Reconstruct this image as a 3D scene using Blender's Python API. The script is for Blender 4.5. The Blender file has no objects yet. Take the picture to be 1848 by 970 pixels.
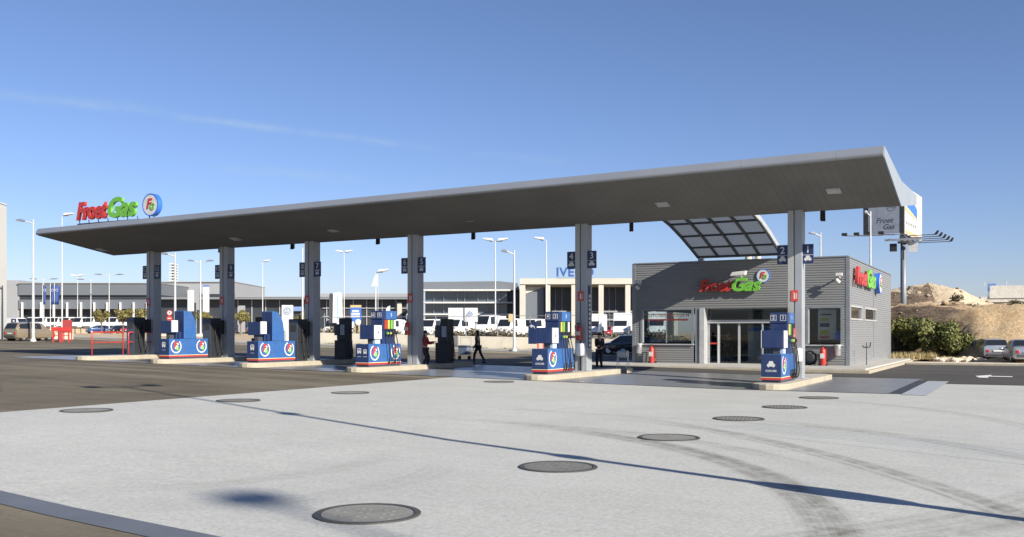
import bpy, bmesh, math, random
from mathutils import Vector, Matrix, noise
random.seed(7)
SC = bpy.context.scene
COL = SC.collection
PI = math.pi
R = math.radians
# ---------------------------------------------------------------- camera model (metres, X along the canopy, Y away, Z up)
FPX, HOR, EYE, YAW = 1720.0, 601.0, 1.9, R(28.3)
sn, cs = math.sin(YAW), math.cos(YAW)
def ray(px):
    t = (px - 924) / FPX
    return (-sn + t * cs, cs + t * sn)
def at_depth(px, D):
    d = ray(px); return d[0] * D, d[1] * D
def at_row(px, Y):
    d = ray(px); return d[0] * Y / d[1], Y
def at_side(px, X):
    d = ray(px); return X, d[1] * X / d[0]
def zof(y, D): return EYE + (HOR - y) / FPX * D
def ground(x):
    if x > -9: return 0.0
    if x > -45: return 0.016 * (-9 - x)
    x = max(x, -110)
    return 0.576 + 0.019 * (-45 - x)
BREAKS = (-9, -45, -110)

# ---------------------------------------------------------------- materials
MATS = {}
class NT:
    def __init__(s, tree): s.t = tree
    def n(s, typ, **kw):
        nd = s.t.nodes.new(typ)
        for k, v in kw.items():
            if k == 'ins':
                for i, val in v.items():
                    if hasattr(val, 'is_linked') or isinstance(val, bpy.types.NodeSocket): s.t.links.new(val, nd.inputs[i])
                    else: nd.inputs[i].default_value = val
            else: setattr(nd, k, v)
        return nd
    def math(s, op, a, b=None, c=None, clamp=False):
        nd = s.t.nodes.new('ShaderNodeMath'); nd.operation = op; nd.use_clamp = clamp
        for i, v in enumerate((a, b, c)):
            if v is None: continue
            if isinstance(v, bpy.types.NodeSocket): s.t.links.new(v, nd.inputs[i])
            else: nd.inputs[i].default_value = v
        return nd.outputs[0]
    def mix(s, fac, a, b):
        nd = s.t.nodes.new('ShaderNodeMix'); nd.data_type = 'RGBA'
        for i, v in ((0, fac), (6, a), (7, b)):
            if isinstance(v, bpy.types.NodeSocket): s.t.links.new(v, nd.inputs[i])
            elif i == 0: nd.inputs[0].default_value = v
            else: nd.inputs[i].default_value = (*v, 1) if len(v) == 3 else v
        return nd.outputs[2]
    def noise(s, vec, scale, detail=4, rough=.55, dist=0.0):
        nd = s.n('ShaderNodeTexNoise', ins={'Scale': scale, 'Detail': detail, 'Roughness': rough, 'Distortion': dist})
        s.t.links.new(vec, nd.inputs['Vector']); return nd.outputs[0]
    def ramp(s, v, lo, hi):
        return s.n('ShaderNodeMapRange', ins={0: v, 1: lo, 2: hi, 3: 0.0, 4: 1.0}).outputs[0]
    def coord(s, scale=(1, 1, 1), rot=0.0):
        tc = s.t.nodes.new('ShaderNodeTexCoord'); mp = s.t.nodes.new('ShaderNodeMapping')
        mp.inputs['Scale'].default_value = scale; mp.inputs['Rotation'].default_value = (0, 0, rot)
        s.t.links.new(tc.outputs['Object'], mp.inputs['Vector']); return mp.outputs[0]
def new_mat(name):
    m = bpy.data.materials.new(name); m.use_nodes = True
    nt = NT(m.node_tree); b = m.node_tree.nodes['Principled BSDF']
    MATS[name] = m
    return m, nt, b
def mat(name, col, rough=.6, metal=0.0, var=.12, scale=3.0, bump=0.0, spec=.5, coat=0.0, bscale=None, dirt=0.0):
    if name in MATS: return MATS[name]
    m, nt, b = new_mat(name)
    v = nt.coord()
    n1 = nt.noise(v, scale, 5, .6)
    lo = tuple(c * (1 - var) for c in col); hi = tuple(min(1, c * (1 + var)) for c in col)
    c = nt.mix(nt.ramp(n1, .3, .7), lo, hi)
    if dirt:
        n2 = nt.noise(nt.coord((1, 1, .35)), scale * .7 + 1.3, 6, .65)
        c = nt.mix(nt.math('MULTIPLY', nt.ramp(n2, .5, .75), dirt), c, (.16, .14, .12))
    nt.t.links.new(c, b.inputs['Base Color'])
    b.inputs['Roughness'].default_value = rough; b.inputs['Metallic'].default_value = metal
    b.inputs['Specular IOR Level'].default_value = spec
    if coat: b.inputs['Coat Weight'].default_value = coat; b.inputs['Coat Roughness'].default_value = .05
    rr = nt.noise(v, scale * 2.3, 3)
    nt.t.links.new(nt.math('ADD', nt.math('MULTIPLY', rr, .16), rough - .08, clamp=True), b.inputs['Roughness'])
    if bump:
        bp = nt.n('ShaderNodeBump', ins={'Strength': bump, 'Distance': .02})
        nt.t.links.new(nt.noise(v, bscale or scale * 8, 6, .7), bp.inputs['Height'])
        nt.t.links.new(bp.outputs[0], b.inputs['Normal'])
    return m
def glass(name, tint=(.75, .8, .82), refl=1.0):
    if name in MATS: return MATS[name]
    m, nt, b = new_mat(name)
    out = m.node_tree.nodes['Material Output']
    m.node_tree.nodes.remove(b)
    tr = nt.n('ShaderNodeBsdfTransparent', ins={0: (*tint, 1)})
    gl = nt.n('ShaderNodeBsdfGlossy', ins={0: (.9, .93, .95, 1), 1: .02})
    fr = nt.n('ShaderNodeFresnel', ins={0: 1.5})
    mx = nt.n('ShaderNodeMixShader', ins={0: nt.math('MULTIPLY', nt.math('MULTIPLY', fr.outputs[0], refl, clamp=True), nt.math('SUBTRACT', 1.0, nt.n('ShaderNodeNewGeometry').outputs['Backfacing'])), 1: tr.outputs[0], 2: gl.outputs[0]})
    nt.t.links.new(mx.outputs[0], out.inputs[0])
    return m

# ---------------------------------------------------------------- mesh builder
class MB:
    def __init__(s): s.v = []; s.f = []
    def add(s, vs, fs):
        o = len(s.v); s.v += [tuple(v) for v in vs]; s.f += [[i + o for i in f] for f in fs]; return s
    def box(s, x0, x1, y0, y1, z0, z1):
        x0, x1 = min(x0, x1), max(x0, x1); y0, y1 = min(y0, y1), max(y0, y1); z0, z1 = min(z0, z1), max(z0, z1)
        return s.add([(x0, y0, z0), (x1, y0, z0), (x1, y1, z0), (x0, y1, z0), (x0, y0, z1), (x1, y0, z1), (x1, y1, z1), (x0, y1, z1)],
                     [(0, 3, 2, 1), (4, 5, 6, 7), (0, 1, 5, 4), (1, 2, 6, 5), (2, 3, 7, 6), (3, 0, 4, 7)])
    def prism(s, poly, a0, a1, axis='x'):
        # poly: list of 2d points, extruded along the axis
        def P(p, a):
            if axis == 'x': return (a, p[0], p[1])
            if axis == 'y': return (p[0], a, p[1])
            return (p[0], p[1], a)
        n = len(poly)
        return s.add([P(p, a0) for p in poly] + [P(p, a1) for p in poly],
                     [tuple(range(n)), tuple(range(2 * n - 1, n - 1, -1))] + [(i, (i + 1) % n + 0, (i + 1) % n + n, i + n) for i in range(n)])
    def cyl(s, p0, p1, r0, r1=None, n=12, caps=True):
        r1 = r0 if r1 is None else r1
        p0, p1 = Vector(p0), Vector(p1); d = (p1 - p0).normalized()
        u = d.cross(Vector((0, 0, 1)) if abs(d.z) < .9 else Vector((1, 0, 0))).normalized(); w = d.cross(u)
        vs = []
        for p, r in ((p0, r0), (p1, r1)):
            for i in range(n):
                a = 2 * PI * i / n; vs.append(p + (u * math.cos(a) + w * math.sin(a)) * r)
        fs = [(i, (i + 1) % n, (i + 1) % n + n, i + n) for i in range(n)]
        if caps: fs += [tuple(range(n - 1, -1, -1)), tuple(range(n, 2 * n))]
        return s.add(vs, fs)
    def tube(s, pts, r, n=8):
        pts = [Vector(p) for p in pts]; rs = r if isinstance(r, (list, tuple)) else [r] * len(pts)
        vs = []; u = None
        for i, p in enumerate(pts):
            d = (pts[min(i + 1, len(pts) - 1)] - pts[max(i - 1, 0)]).normalized()
            if u is None: u = d.cross(Vector((0, 0, 1)) if abs(d.z) < .9 else Vector((1, 0, 0))).normalized()
            u = (u - d * u.dot(d)).normalized(); w = d.cross(u)
            for k in range(n):
                a = 2 * PI * k / n; vs.append(p + (u * math.cos(a) + w * math.sin(a)) * rs[i])
        fs = []
        for i in range(len(pts) - 1):
            for k in range(n): fs.append((i * n + k, i * n + (k + 1) % n, (i + 1) * n + (k + 1) % n, (i + 1) * n + k))
        m = (len(pts) - 1) * n
        fs += [tuple(range(n - 1, -1, -1)), tuple(range(m, m + n))]
        return s.add(vs, fs)
    def lathe(s, prof, c=(0, 0, 0), n=20):
        vs = []; fs = []
        for r, z in prof:
            for k in range(n):
                a = 2 * PI * k / n; vs.append((c[0] + r * math.cos(a), c[1] + r * math.sin(a), c[2] + z))
        for i in range(len(prof) - 1):
            for k in range(n): fs.append((i * n + k, i * n + (k + 1) % n, (i + 1) * n + (k + 1) % n, (i + 1) * n + k))
        m = (len(prof) - 1) * n
        fs += [tuple(range(n - 1, -1, -1)), tuple(range(m, m + n))]
        return s.add(vs, fs)
    def ball(s, c, r, n=12, m=8):
        rx, ry, rz = r if isinstance(r, tuple) else (r, r, r)
        vs = [(c[0], c[1], c[2] - rz)]; fs = []
        for i in range(1, m):
            b = -PI / 2 + PI * i / m
            for k in range(n):
                a = 2 * PI * k / n; vs.append((c[0] + rx * math.cos(b) * math.cos(a), c[1] + ry * math.cos(b) * math.sin(a), c[2] + rz * math.sin(b)))
        vs.append((c[0], c[1], c[2] + rz)); L = len(vs) - 1
        for k in range(n):
            fs.append((0, 1 + (k + 1) % n, 1 + k)); fs.append((L, L - n + k, L - n + (k + 1) % n))
        for i in range(m - 2):
            for k in range(n): fs.append((1 + i * n + k, 1 + i * n + (k + 1) % n, 1 + (i + 1) * n + (k + 1) % n, 1 + (i + 1) * n + k))
        return s.add(vs, fs)
    def arc(s, plane, c, r0, r1, a0, a1, off, th=.006, n=28):
        # flat band of a ring; plane 'f' faces -Y, 'r' faces +X; off is the plane's own coordinate
        vs = []
        for i in range(n + 1):
            a = R(a0 + (a1 - a0) * i / n)
            for r in (r0, r1):
                u, v = c[0] + r * math.cos(a), c[1] + r * math.sin(a)
                for t in (0, th):
                    vs.append((u, off - t, v) if plane == 'f' else (off + t, u, v))
        fs = []
        for i in range(n):
            b = i * 4; e = b + 4
            fs += [(b + 1, b + 3, e + 3, e + 1), (b, e, e + 2, b + 2), (b, b + 1, e + 1, e), (b + 2, e + 2, e + 3, b + 3)]
        return s.add(vs, fs)
    def poly(s, plane, pts, off, th=.006):
        pr = [(p[0], p[1]) for p in pts]
        if plane == 'f': return s.prism(pr, off, off - th, 'y')
        return s.prism(pr, off, off + th, 'x')
    def xf(s, M):
        s.v = [tuple(M @ Vector(v)) for v in s.v]; return s
    def build(s, name, m, parent=None, loc=None, rotz=0, smooth=False, bevel=0.0, seg=2, auto=None):
        me = bpy.data.meshes.new(name); me.from_pydata(s.v, [], s.f); me.validate()
        bm = bmesh.new(); bm.from_mesh(me); bmesh.ops.recalc_face_normals(bm, faces=bm.faces)
        if auto is not None:
            for f in bm.faces: f.smooth = True
            for e in bm.edges:
                if len(e.link_faces) == 2 and e.calc_face_angle(0) > R(auto): e.smooth = False
        bm.to_mesh(me); bm.free()
        if smooth:
            for p in me.polygons: p.use_smooth = True
        me.materials.append(m)
        o = bpy.data.objects.new(name, me); COL.objects.link(o)
        if parent is not None: o.parent = parent
        if loc is not None: o.location = loc
        if rotz: o.rotation_euler = (0, 0, rotz)
        if bevel:
            md = o.modifiers.new('bevel', 'BEVEL'); md.width = bevel; md.segments = seg; md.limit_method = 'ANGLE'
        return o
def tag(o, label=None, cat=None, group=None, kind=None):
    if label: o['label'] = label
    if cat: o['category'] = cat
    if group: o['group'] = group
    if kind: o['kind'] = kind
    return o
def thing(name, label, cat, loc=(0, 0, 0), rotz=0, group=None):
    o = bpy.data.objects.new(name, None); o.empty_display_size = .2; COL.objects.link(o)
    o.location = loc; o.rotation_euler = (0, 0, rotz)
    return tag(o, label, cat, group)
def copy_tree(o, parent=None):
    c = o.copy(); COL.objects.link(c)
    if parent is not None: c.parent = parent
    for ch in list(o.children): copy_tree(ch, c)
    return c
def dup(o, loc, rotz, label, group=None):
    c = copy_tree(o); c.location = loc; c.rotation_euler = (0, 0, rotz); c['label'] = label
    if group: c['group'] = group
    return c
TXT = {}
def text_mesh(s, size, ext=.004, shear=0.0, bold=0.0, space=1.0, align='CENTER'):
    k = (s, size, ext, shear, bold, space, align)
    if k in TXT: return TXT[k]
    cu = bpy.data.curves.new('lettering', 'FONT'); cu.body = s; cu.size = size; cu.extrude = ext
    cu.shear = shear; cu.offset = bold; cu.space_character = space; cu.align_x = align; cu.align_y = 'CENTER'
    cu.resolution_u = 3
    o = bpy.data.objects.new('lettering', cu); COL.objects.link(o)
    dg = bpy.context.evaluated_depsgraph_get(); dg.update()
    me = bpy.data.meshes.new_from_object(o.evaluated_get(dg))
    bpy.data.objects.remove(o); TXT[k] = me
    return me
def text(name, s, size, m, parent, loc, plane='f', **kw):
    me = text_mesh(s, size, **kw).copy(); me.materials.clear(); me.materials.append(m)
    o = bpy.data.objects.new(name, me); COL.objects.link(o); o.parent = parent; o.location = loc
    o.rotation_euler = {'f': (PI / 2, 0, 0), 'r': (PI / 2, 0, PI / 2)}[plane]
    return o

# palette (linear base colours)
M_white = mat('white_paint', (.52, .52, .51), .45, dirt=.12)
M_cream = mat('cream_render', (.56, .50, .40), .85, var=.08, scale=.6, bump=.1, dirt=.2)
M_steel = mat('galvanised_steel', (.42, .44, .46), .42, .7, dirt=.1)
M_pole = mat('pole_paint', (.46, .47, .47), .5, .2)
M_alu = mat('aluminium', (.62, .63, .65), .35, .85)
M_navy = mat('navy_panel', (.014, .03, .095), .42, dirt=.12)
M_blue = mat('blue_panel', (.03, .098, .275), .42, dirt=.18)
M_dark = mat('dark_plastic', (.018, .02, .024), .5)
M_black = mat('black_rubber', (.012, .012, .013), .6)
M_dgrey = mat('dark_grey_metal', (.06, .065, .075), .5, .2)
M_slate = mat('slate_metal', (.07, .09, .13), .45, .3)
M_red = mat('red_enamel', (.42, .035, .028), .38, dirt=.06)
M_green = mat('green_enamel', (.13, .38, .045), .4)
M_rim = mat('blue_rim', (.03, .13, .5), .4)
M_yellow = mat('yellow_plastic', (.42, .36, .08), .5)
M_tan = mat('tan_panel', (.45, .34, .17), .6)
M_glass = glass('window_glass', (.8, .84, .85), 1.15)
M_dglass = mat('dark_glazing', (.012, .015, .018), .06, spec=.8, var=.3, scale=.5)
M_carglass = mat('car_glass', (.015, .018, .022), .05, spec=.9)
# ---------------------------------------------------------------- sky and sun
SUN_EL, SUN_AZ = R(27), R(20.5)           # azimuth measured from +X towards -Y
sun_dir = Vector((math.cos(SUN_EL) * math.cos(SUN_AZ), -math.cos(SUN_EL) * math.sin(SUN_AZ), math.sin(SUN_EL)))
w = bpy.data.worlds.new('World'); SC.world = w; w.use_nodes = True
nt = NT(w.node_tree)
bg = w.node_tree.nodes['Background']
sky = nt.n('ShaderNodeTexSky', sky_type='NISHITA', sun_disc=False, sun_elevation=SUN_EL, sun_rotation=math.atan2(sun_dir.x, sun_dir.y),
           altitude=100, air_density=1.0, dust_density=.35, ozone_density=3.2)
tc = nt.n('ShaderNodeTexCoord'); gv = tc.outputs['Generated']
def skydir(px, y):
    d = ray(px); return Vector((d[0], d[1], (HOR - y) / FPX)).normalized()
def streak(p0, p1, width, strength, sc):
    # condensation trail: a band of the sky sphere about the great circle through two directions
    a, b = skydir(*p0), skydir(*p1); nrm = a.cross(b).normalized(); mid = (a + b).normalized(); half = a.angle(b) / 2
    dist = nt.n('ShaderNodeVectorMath', operation='DOT_PRODUCT', ins={0: gv, 1: nrm}).outputs['Value']
    wob = nt.math('MULTIPLY', nt.math('SUBTRACT', nt.noise(gv, 14, 5), .5), width * 1.6)
    band = nt.math('SUBTRACT', 1.0, nt.math('DIVIDE', nt.math('ABSOLUTE', nt.math('ADD', dist, wob)), width), clamp=True)
    along = nt.n('ShaderNodeVectorMath', operation='DOT_PRODUCT', ins={0: gv, 1: mid}).outputs['Value']
    ends = nt.ramp(along, math.cos(half * 1.15), math.cos(half * .7))
    tex = nt.ramp(nt.noise(gv, sc, 6, .65), .32, .68)
    return nt.math('MULTIPLY', nt.math('MULTIPLY', nt.math('POWER', band, 1.5), ends), nt.math('MULTIPLY', tex, strength))
s1 = streak((60, 178), (760, 264), .0065, .6, 22)
s2 = streak((380, 298), (660, 326), .009, .3, 18)
s3 = streak((850, 275), (1080, 295), .008, .2, 18)
s4 = streak((-60, 165), (330, 200), .009, .22, 18)
tot = nt.math('ADD', nt.math('ADD', s1, s2), nt.math('ADD', s3, s4), clamp=True)
skyc = nt.mix(tot, sky.outputs[0], (4.3, 5.9, 6.3))
elev = nt.n('ShaderNodeSeparateXYZ', ins={0: gv}).outputs[2]
tint = nt.mix(nt.ramp(elev, .02, .32), (1.0, 1.0, 1.31), (.97, .975, 1.165))
mul = nt.n('ShaderNodeVectorMath', operation='MULTIPLY', ins={0: skyc, 1: tint})
w.node_tree.links.new(mul.outputs[0], bg.inputs[0]); bg.inputs[1].default_value = .054
sl = bpy.data.lights.new('sun', 'SUN'); sl.energy = 5.0; sl.angle = R(.5); sl.color = (1, .93, .82)
so = bpy.data.objects.new('sun', sl); COL.objects.link(so)
so.rotation_euler = (-sun_dir).to_track_quat('-Z', 'Y').to_euler()
SC.view_settings.view_transform = 'Standard'; SC.view_settings.look = 'None'; SC.view_settings.exposure = .95
# ---------------------------------------------------------------- camera
cd = bpy.data.cameras.new('camera'); co = bpy.data.objects.new('camera', cd); COL.objects.link(co); SC.camera = co
cd.sensor_width = 36; cd.lens = FPX / 1848 * 36; cd.shift_y = (HOR - 485) / 1848; cd.clip_start = .1; cd.clip_end = 6000
co.location = (0, 0, EYE); co.rotation_euler = (PI / 2, 0, YAW)

# ---------------------------------------------------------------- ground sheets
def sheet(name, pts, m, off, kind='structure', raise_to=None):
    bm = bmesh.new()
    f = bm.faces.new([bm.verts.new((x, y, 0)) for x, y in pts])
    for bx in BREAKS:
        bmesh.ops.bisect_plane(bm, geom=bm.verts[:] + bm.edges[:] + bm.faces[:], plane_co=(bx, 0, 0), plane_no=(1, 0, 0))
    for v in bm.verts: v.co.z = (ground(v.co.x) if raise_to is None else raise_to) + off
    bmesh.ops.recalc_face_normals(bm, faces=bm.faces)
    if sum(f.normal.z for f in bm.faces) < 0: bmesh.ops.reverse_faces(bm, faces=bm.faces)
    me = bpy.data.meshes.new(name); bm.to_mesh(me); bm.free(); me.materials.append(m)
    o = bpy.data.objects.new(name, me); COL.objects.link(o)
    return tag(o, kind=kind)
def rect(x0, x1, y0, y1): return [(x0, y0), (x1, y0), (x1, y1), (x0, y1)]

def circle3(a, b, c):
    ax, ay = a; bx, by = b; cx, cy = c
    d = 2 * (ax * (by - cy) + bx * (cy - ay) + cx * (ay - by))
    ux = ((ax * ax + ay * ay) * (by - cy) + (bx * bx + by * by) * (cy - ay) + (cx * cx + cy * cy) * (ay - by)) / d
    uy = ((ax * ax + ay * ay) * (cx - bx) + (bx * bx + by * by) * (ax - cx) + (cx * cx + cy * cy) * (bx - ax)) / d
    return ux, uy, math.hypot(ax - ux, ay - uy)
def skid(nt, v, a, b, c, width, fade, strength):
    # a worn tyre track: an arc of rubber through three ground points
    ux, uy, r = circle3(a, b, c)
    d = nt.n('ShaderNodeVectorMath', operation='DISTANCE', ins={0: v, 1: (ux, uy, 0)}).outputs['Value']
    band = nt.math('SUBTRACT', 1.0, nt.math('DIVIDE', nt.math('ABSOLUTE', nt.math('SUBTRACT', d, r)), width), clamp=True)
    band = nt.ramp(band, 0.0, .35)
    cv = nt.n('ShaderNodeCombineXYZ', ins={0: nt.math('MULTIPLY', d, 9.0), 1: 3.7, 2: 1.3}).outputs[0]
    band = nt.math('MULTIPLY', band, nt.ramp(nt.noise(cv, 1.0, 3, .7), .28, .62))
    m = nt.n('ShaderNodeVectorMath', operation='DISTANCE', ins={0: v, 1: (b[0], b[1], 0)}).outputs['Value']
    return nt.math('MULTIPLY', nt.math('MULTIPLY', band, nt.ramp(m, fade, fade * .45)), strength)

# pale concrete apron
M_conc, nt, b = new_mat('apron_concrete')
v = nt.coord()
flat = nt.n('ShaderNodeVectorMath', operation='MULTIPLY', ins={0: v, 1: (1, 1, 0)}).outputs[0]
big = nt.noise(v, .16, 5, .6); mid = nt.noise(v, 1.1, 6, .65); fine = nt.noise(v, 42, 5, .75)
brush = nt.noise(nt.coord((.25, 3.2, 1), R(14)), 1.6, 6, .65)
c = nt.mix(nt.ramp(big, .32, .68), (.372, .374, .356), (.435, .437, .415))
c = nt.mix(nt.math('MULTIPLY', nt.ramp(brush, .42, .72), .5), c, (.47, .47, .46))
c = nt.mix(nt.math('MULTIPLY', nt.ramp(mid, .55, .8), .35), c, (.31, .30, .285))
patch = nt.noise(v, .55, 7, .7, .6)
c = nt.mix(nt.math('MULTIPLY', nt.ramp(patch, .5, .72), .4), c, (.5, .5, .485))
c = nt.mix(nt.math('MULTIPLY', nt.ramp(patch, .5, .3), .3), c, (.3, .3, .285))
grit = nt.noise(v, 16, 4, .8); grit2 = nt.noise(v, 7, 3, .75)
c = nt.mix(nt.math('MULTIPLY', nt.ramp(grit, .48, .7), .55), c, (.24, .24, .225))
c = nt.mix(nt.math('MULTIPLY', nt.ramp(grit, .5, .3), .5), c, (.58, .58, .565))
c = nt.mix(nt.math('MULTIPLY', nt.ramp(grit2, .52, .72), .35), c, (.28, .28, .265))
c = nt.mix(nt.math('MULTIPLY', nt.ramp(fine, .45, .75), .4), c, (.25, .25, .24))
spots = nt.n('ShaderNodeTexVoronoi', ins={'Scale': .9, 'Randomness': 1.0}); nt.t.links.new(v, spots.inputs['Vector'])
c = nt.mix(nt.math('MULTIPLY', nt.ramp(nt.math('ADD', spots.outputs['Distance'], nt.math('MULTIPLY', mid, .06)), .085, .05), .4), c, (.16, .155, .145))
marks = [skid(nt, flat, (-5.33, 15.32), (-3.64, 13.57), (-1.63, 9.46), .34, 7.5, .62),
         skid(nt, flat, (-5.14, 17.97), (-2.61, 15.16), (-.1, 11.2), .28, 8, .48),
         skid(nt, flat, (-3.66, 19.99), (-1.26, 17.97), (.8, 15.0), .3, 7, .3),
         skid(nt, flat, (-9.5, 17.6), (-6.5, 16.9), (-4.2, 15.5), .26, 6, .3),
         skid(nt, flat, (-12, 20.6), (-6.5, 20.2), (-1, 18.8), .22, 9, .16),
         skid(nt, flat, (-1.6, 8.9), (-.55, 10.6), (.4, 12.8), .55, 5, .36),
         skid(nt, flat, (-9.3, 8.2), (-8.6, 9.6), (-8.5, 11.2), .3, 3.2, .16),
         skid(nt, flat, (-7.4, 8.3), (-7.0, 9.6), (-7.2, 11.2), .3, 3, .13),
         skid(nt, flat, (-3.0, 26.5), (-1, 24), (.5, 20), .3, 9, .22)]
tot = marks[0]
for k in marks[1:]: tot = nt.math('ADD', tot, k, clamp=True)
tot = nt.math('MULTIPLY', tot, nt.ramp(nt.noise(v, 3.0, 6, .7), .25, .6))
c = nt.mix(nt.math('MULTIPLY', tot, 1.45, clamp=True), c, (.12, .115, .095))
# overhead shadow lines painted into the concrete colour beside the tyre tracks
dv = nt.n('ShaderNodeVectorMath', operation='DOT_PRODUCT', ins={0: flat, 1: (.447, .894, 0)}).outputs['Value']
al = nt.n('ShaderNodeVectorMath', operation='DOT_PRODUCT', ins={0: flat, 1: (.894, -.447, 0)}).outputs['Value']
shade_lines = nt.ramp(nt.math('ABSOLUTE', nt.math('SUBTRACT', nt.math('FRACT', nt.math('MULTIPLY', dv, 5.2)), .5)), .22, .1)
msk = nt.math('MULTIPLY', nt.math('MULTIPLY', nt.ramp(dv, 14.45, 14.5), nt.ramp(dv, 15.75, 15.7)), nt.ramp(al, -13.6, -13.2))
c = nt.mix(nt.math('MULTIPLY', nt.math('MULTIPLY', shade_lines, msk), .38), c, (.12, .15, .2))
l2 = nt.math('MULTIPLY', nt.ramp(nt.math('ABSOLUTE', nt.math('SUBTRACT', dv, 13.9)), .05, .03), nt.ramp(al, -16.5, -15.5))  # single thin cable shadow, painted the same way
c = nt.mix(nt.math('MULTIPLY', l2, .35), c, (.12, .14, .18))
# sawn joints
sep = nt.n('ShaderNodeSeparateXYZ', ins={0: v})
for ax, per, ph in ((0, 6.6, 2.3), (1, 6.4, .4)):
    q = nt.math('FRACT', nt.math('DIVIDE', nt.math('ADD', sep.outputs[ax], 200 + ph), per))
    ln = nt.ramp(nt.math('ABSOLUTE', nt.math('SUBTRACT', q, .5)), .0022, .0012)
    c = nt.mix(nt.math('MULTIPLY', ln, .06), c, (.2, .2, .19))
tn = nt.n('ShaderNodeVectorMath', operation='MULTIPLY', ins={0: c, 1: (1.0, 1.007, .985)})
nt.t.links.new(tn.outputs[0], b.inputs['Base Color'])
nt.t.links.new(nt.math('ADD', nt.math('MULTIPLY', mid, .25), .6), b.inputs['Roughness'])
bp = nt.n('ShaderNodeBump', ins={'Strength': .25, 'Distance': .01}); nt.t.links.new(fine, bp.inputs['Height']); nt.t.links.new(bp.outputs[0], b.inputs['Normal'])

def asphalt(name, lo, hi, streaks, rot=0.0, sp=.5, marks=()):
    m, nt, b = new_mat(name); v = nt.coord()
    c = nt.mix(nt.ramp(nt.noise(v, .25, 5, .6), .35, .65), lo, hi)
    st = nt.noise(nt.coord((.03, 1.0, 1), rot), .5, 6, .72, .4)
    c = nt.mix(nt.math('MULTIPLY', nt.ramp(st, .5, .7), streaks), c, tuple(min(1, x * 1.75) for x in hi))
    st2 = nt.noise(nt.coord((.05, 1.0, 1), rot + .05), .36, 6, .7, .5)
    c = nt.mix(nt.math('MULTIPLY', nt.ramp(st2, .52, .72), streaks * .8), c, tuple(x * .45 for x in lo))
    if marks:
        fl = nt.n('ShaderNodeVectorMath', operation='MULTIPLY', ins={0: v, 1: (1, 1, 0)}).outputs[0]
        for mk in marks: c = nt.mix(nt.math('MULTIPLY', skid(nt, fl, *mk[:-1], 1.0), abs(mk[-1])), c, (.03, .03, .03) if mk[-1] > 0 else (.24, .22, .18))
    g2 = nt.noise(v, 12, 4, .8)
    c = nt.mix(nt.math('MULTIPLY', nt.ramp(g2, .5, .75), .45), c, tuple(x * .45 for x in lo))
    c = nt.mix(nt.math('MULTIPLY', nt.ramp(g2, .45, .25), .35), c, tuple(x * 1.7 for x in hi))
    fn = nt.noise(v, 55, 4, .8)
    c = nt.mix(nt.math('MULTIPLY', nt.ramp(fn, .4, .75), .4), c, tuple(x * .5 for x in lo))
    nt.t.links.new(c, b.inputs['Base Color']); b.inputs['Roughness'].default_value = .85
    b.inputs['Specular IOR Level'].default_value = sp
    bp = nt.n('ShaderNodeBump', ins={'Strength': .5, 'Distance': .012}); nt.t.links.new(fn, bp.inputs['Height']); nt.t.links.new(bp.outputs[0], b.inputs['Normal'])
    return m
M_asph = asphalt('yard_asphalt', (.09, .078, .056), (.148, .129, .093), .6, 0, .3,
    [((-24, 15.2), (-27, 17.5), (-34, 18.6), .35, 9, .5), ((-23, 19.6), (-30, 21.2), (-40, 21.4), .28, 11, .35), ((-21, 25.0), (-31, 27.2), (-44, 27.6), .45, 15, -.55),
     ((-21, 27.2), (-31, 29.0), (-44, 29.2), .4, 15, -.5), ((-21, 22.8), (-33, 25.2), (-47, 25.4), .4, 17, -.5), ((-21, 29), (-33, 30.4), (-47, 30.3), .5, 17, .45), ((-25, 13.5), (-29, 16), (-33, 21), .3, 7, .4)])
M_asph2 = asphalt('lane_asphalt', (.05, .048, .044), (.075, .07, .063), .25, 0, .3)
M_street = asphalt('street_asphalt', (.15, .145, .13), (.2, .19, .17), .2, 0, .3)
M_dirt = mat('dry_earth', (.40, .32, .22), .95, var=.25, scale=.5, bump=.5, bscale=4, spec=.2)
M_pad = mat('polished_floor', (.17, .175, .18), .33, var=.15, scale=.8, bump=.03, dirt=.25)
M_gut = mat('gutter_concrete', (.098, .11, .132), .7, var=.1, scale=1.5, bump=.1)
M_kerb = mat('kerb_stone', (.325, .29, .222), .85, var=.12, scale=2.5, bump=.25, dirt=.2)
M_pave = mat('pavement_concrete', (.36, .35, .32), .85, var=.12, scale=1.2, bump=.2, dirt=.2)
M_paint = mat('road_paint', (.6, .6, .57), .7, var=.1, scale=6, dirt=.2)

sheet('ground', rect(-700, 700, -200, 900), M_dirt, -.02)
sheet('yard_road', rect(-160, 90, -60, 61.5), M_asph, 0)
ue = lambda x: 6.51 - .135 * (x + 6.6)
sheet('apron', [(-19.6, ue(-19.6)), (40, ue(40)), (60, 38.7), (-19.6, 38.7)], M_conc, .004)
sheet('gutter', [(-50, ue(-50) - .40), (40, ue(40) - .40), (40, ue(40)), (-50, ue(-50))], M_gut, .008)
sheet('pump_floor', rect(-47, -3.75, 31.6, 42.2), M_pad, .012)
sheet('lane', rect(-3.6, 90, 38.7, 61.45), M_asph2, .006)
sheet('shop_lane', rect(-24, -3.6, 42.2, 46.75), M_asph2, .006)
sheet('shop_lane', rect(-6.3, -3.605, 46.755, 61.45), M_asph2, .006)
sheet('street', rect(-180, -24, 61.6, 68.4), M_street, .01)
M_drain = mat('drain_grating', (.05, .05, .05), .5, .4)
sheet('drain_channel', rect(-3.745, -3.35, 31.6, 40.6), M_drain, .016)
sheet('drain_channel', rect(-3.345, -2.6, 31.2, 40.6), mat('drain_border', (.30, .32, .35), .6), .014)
sheet('floor_joint', rect(-47, -3.75, 31.53, 31.595), M_drain, .018)
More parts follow.
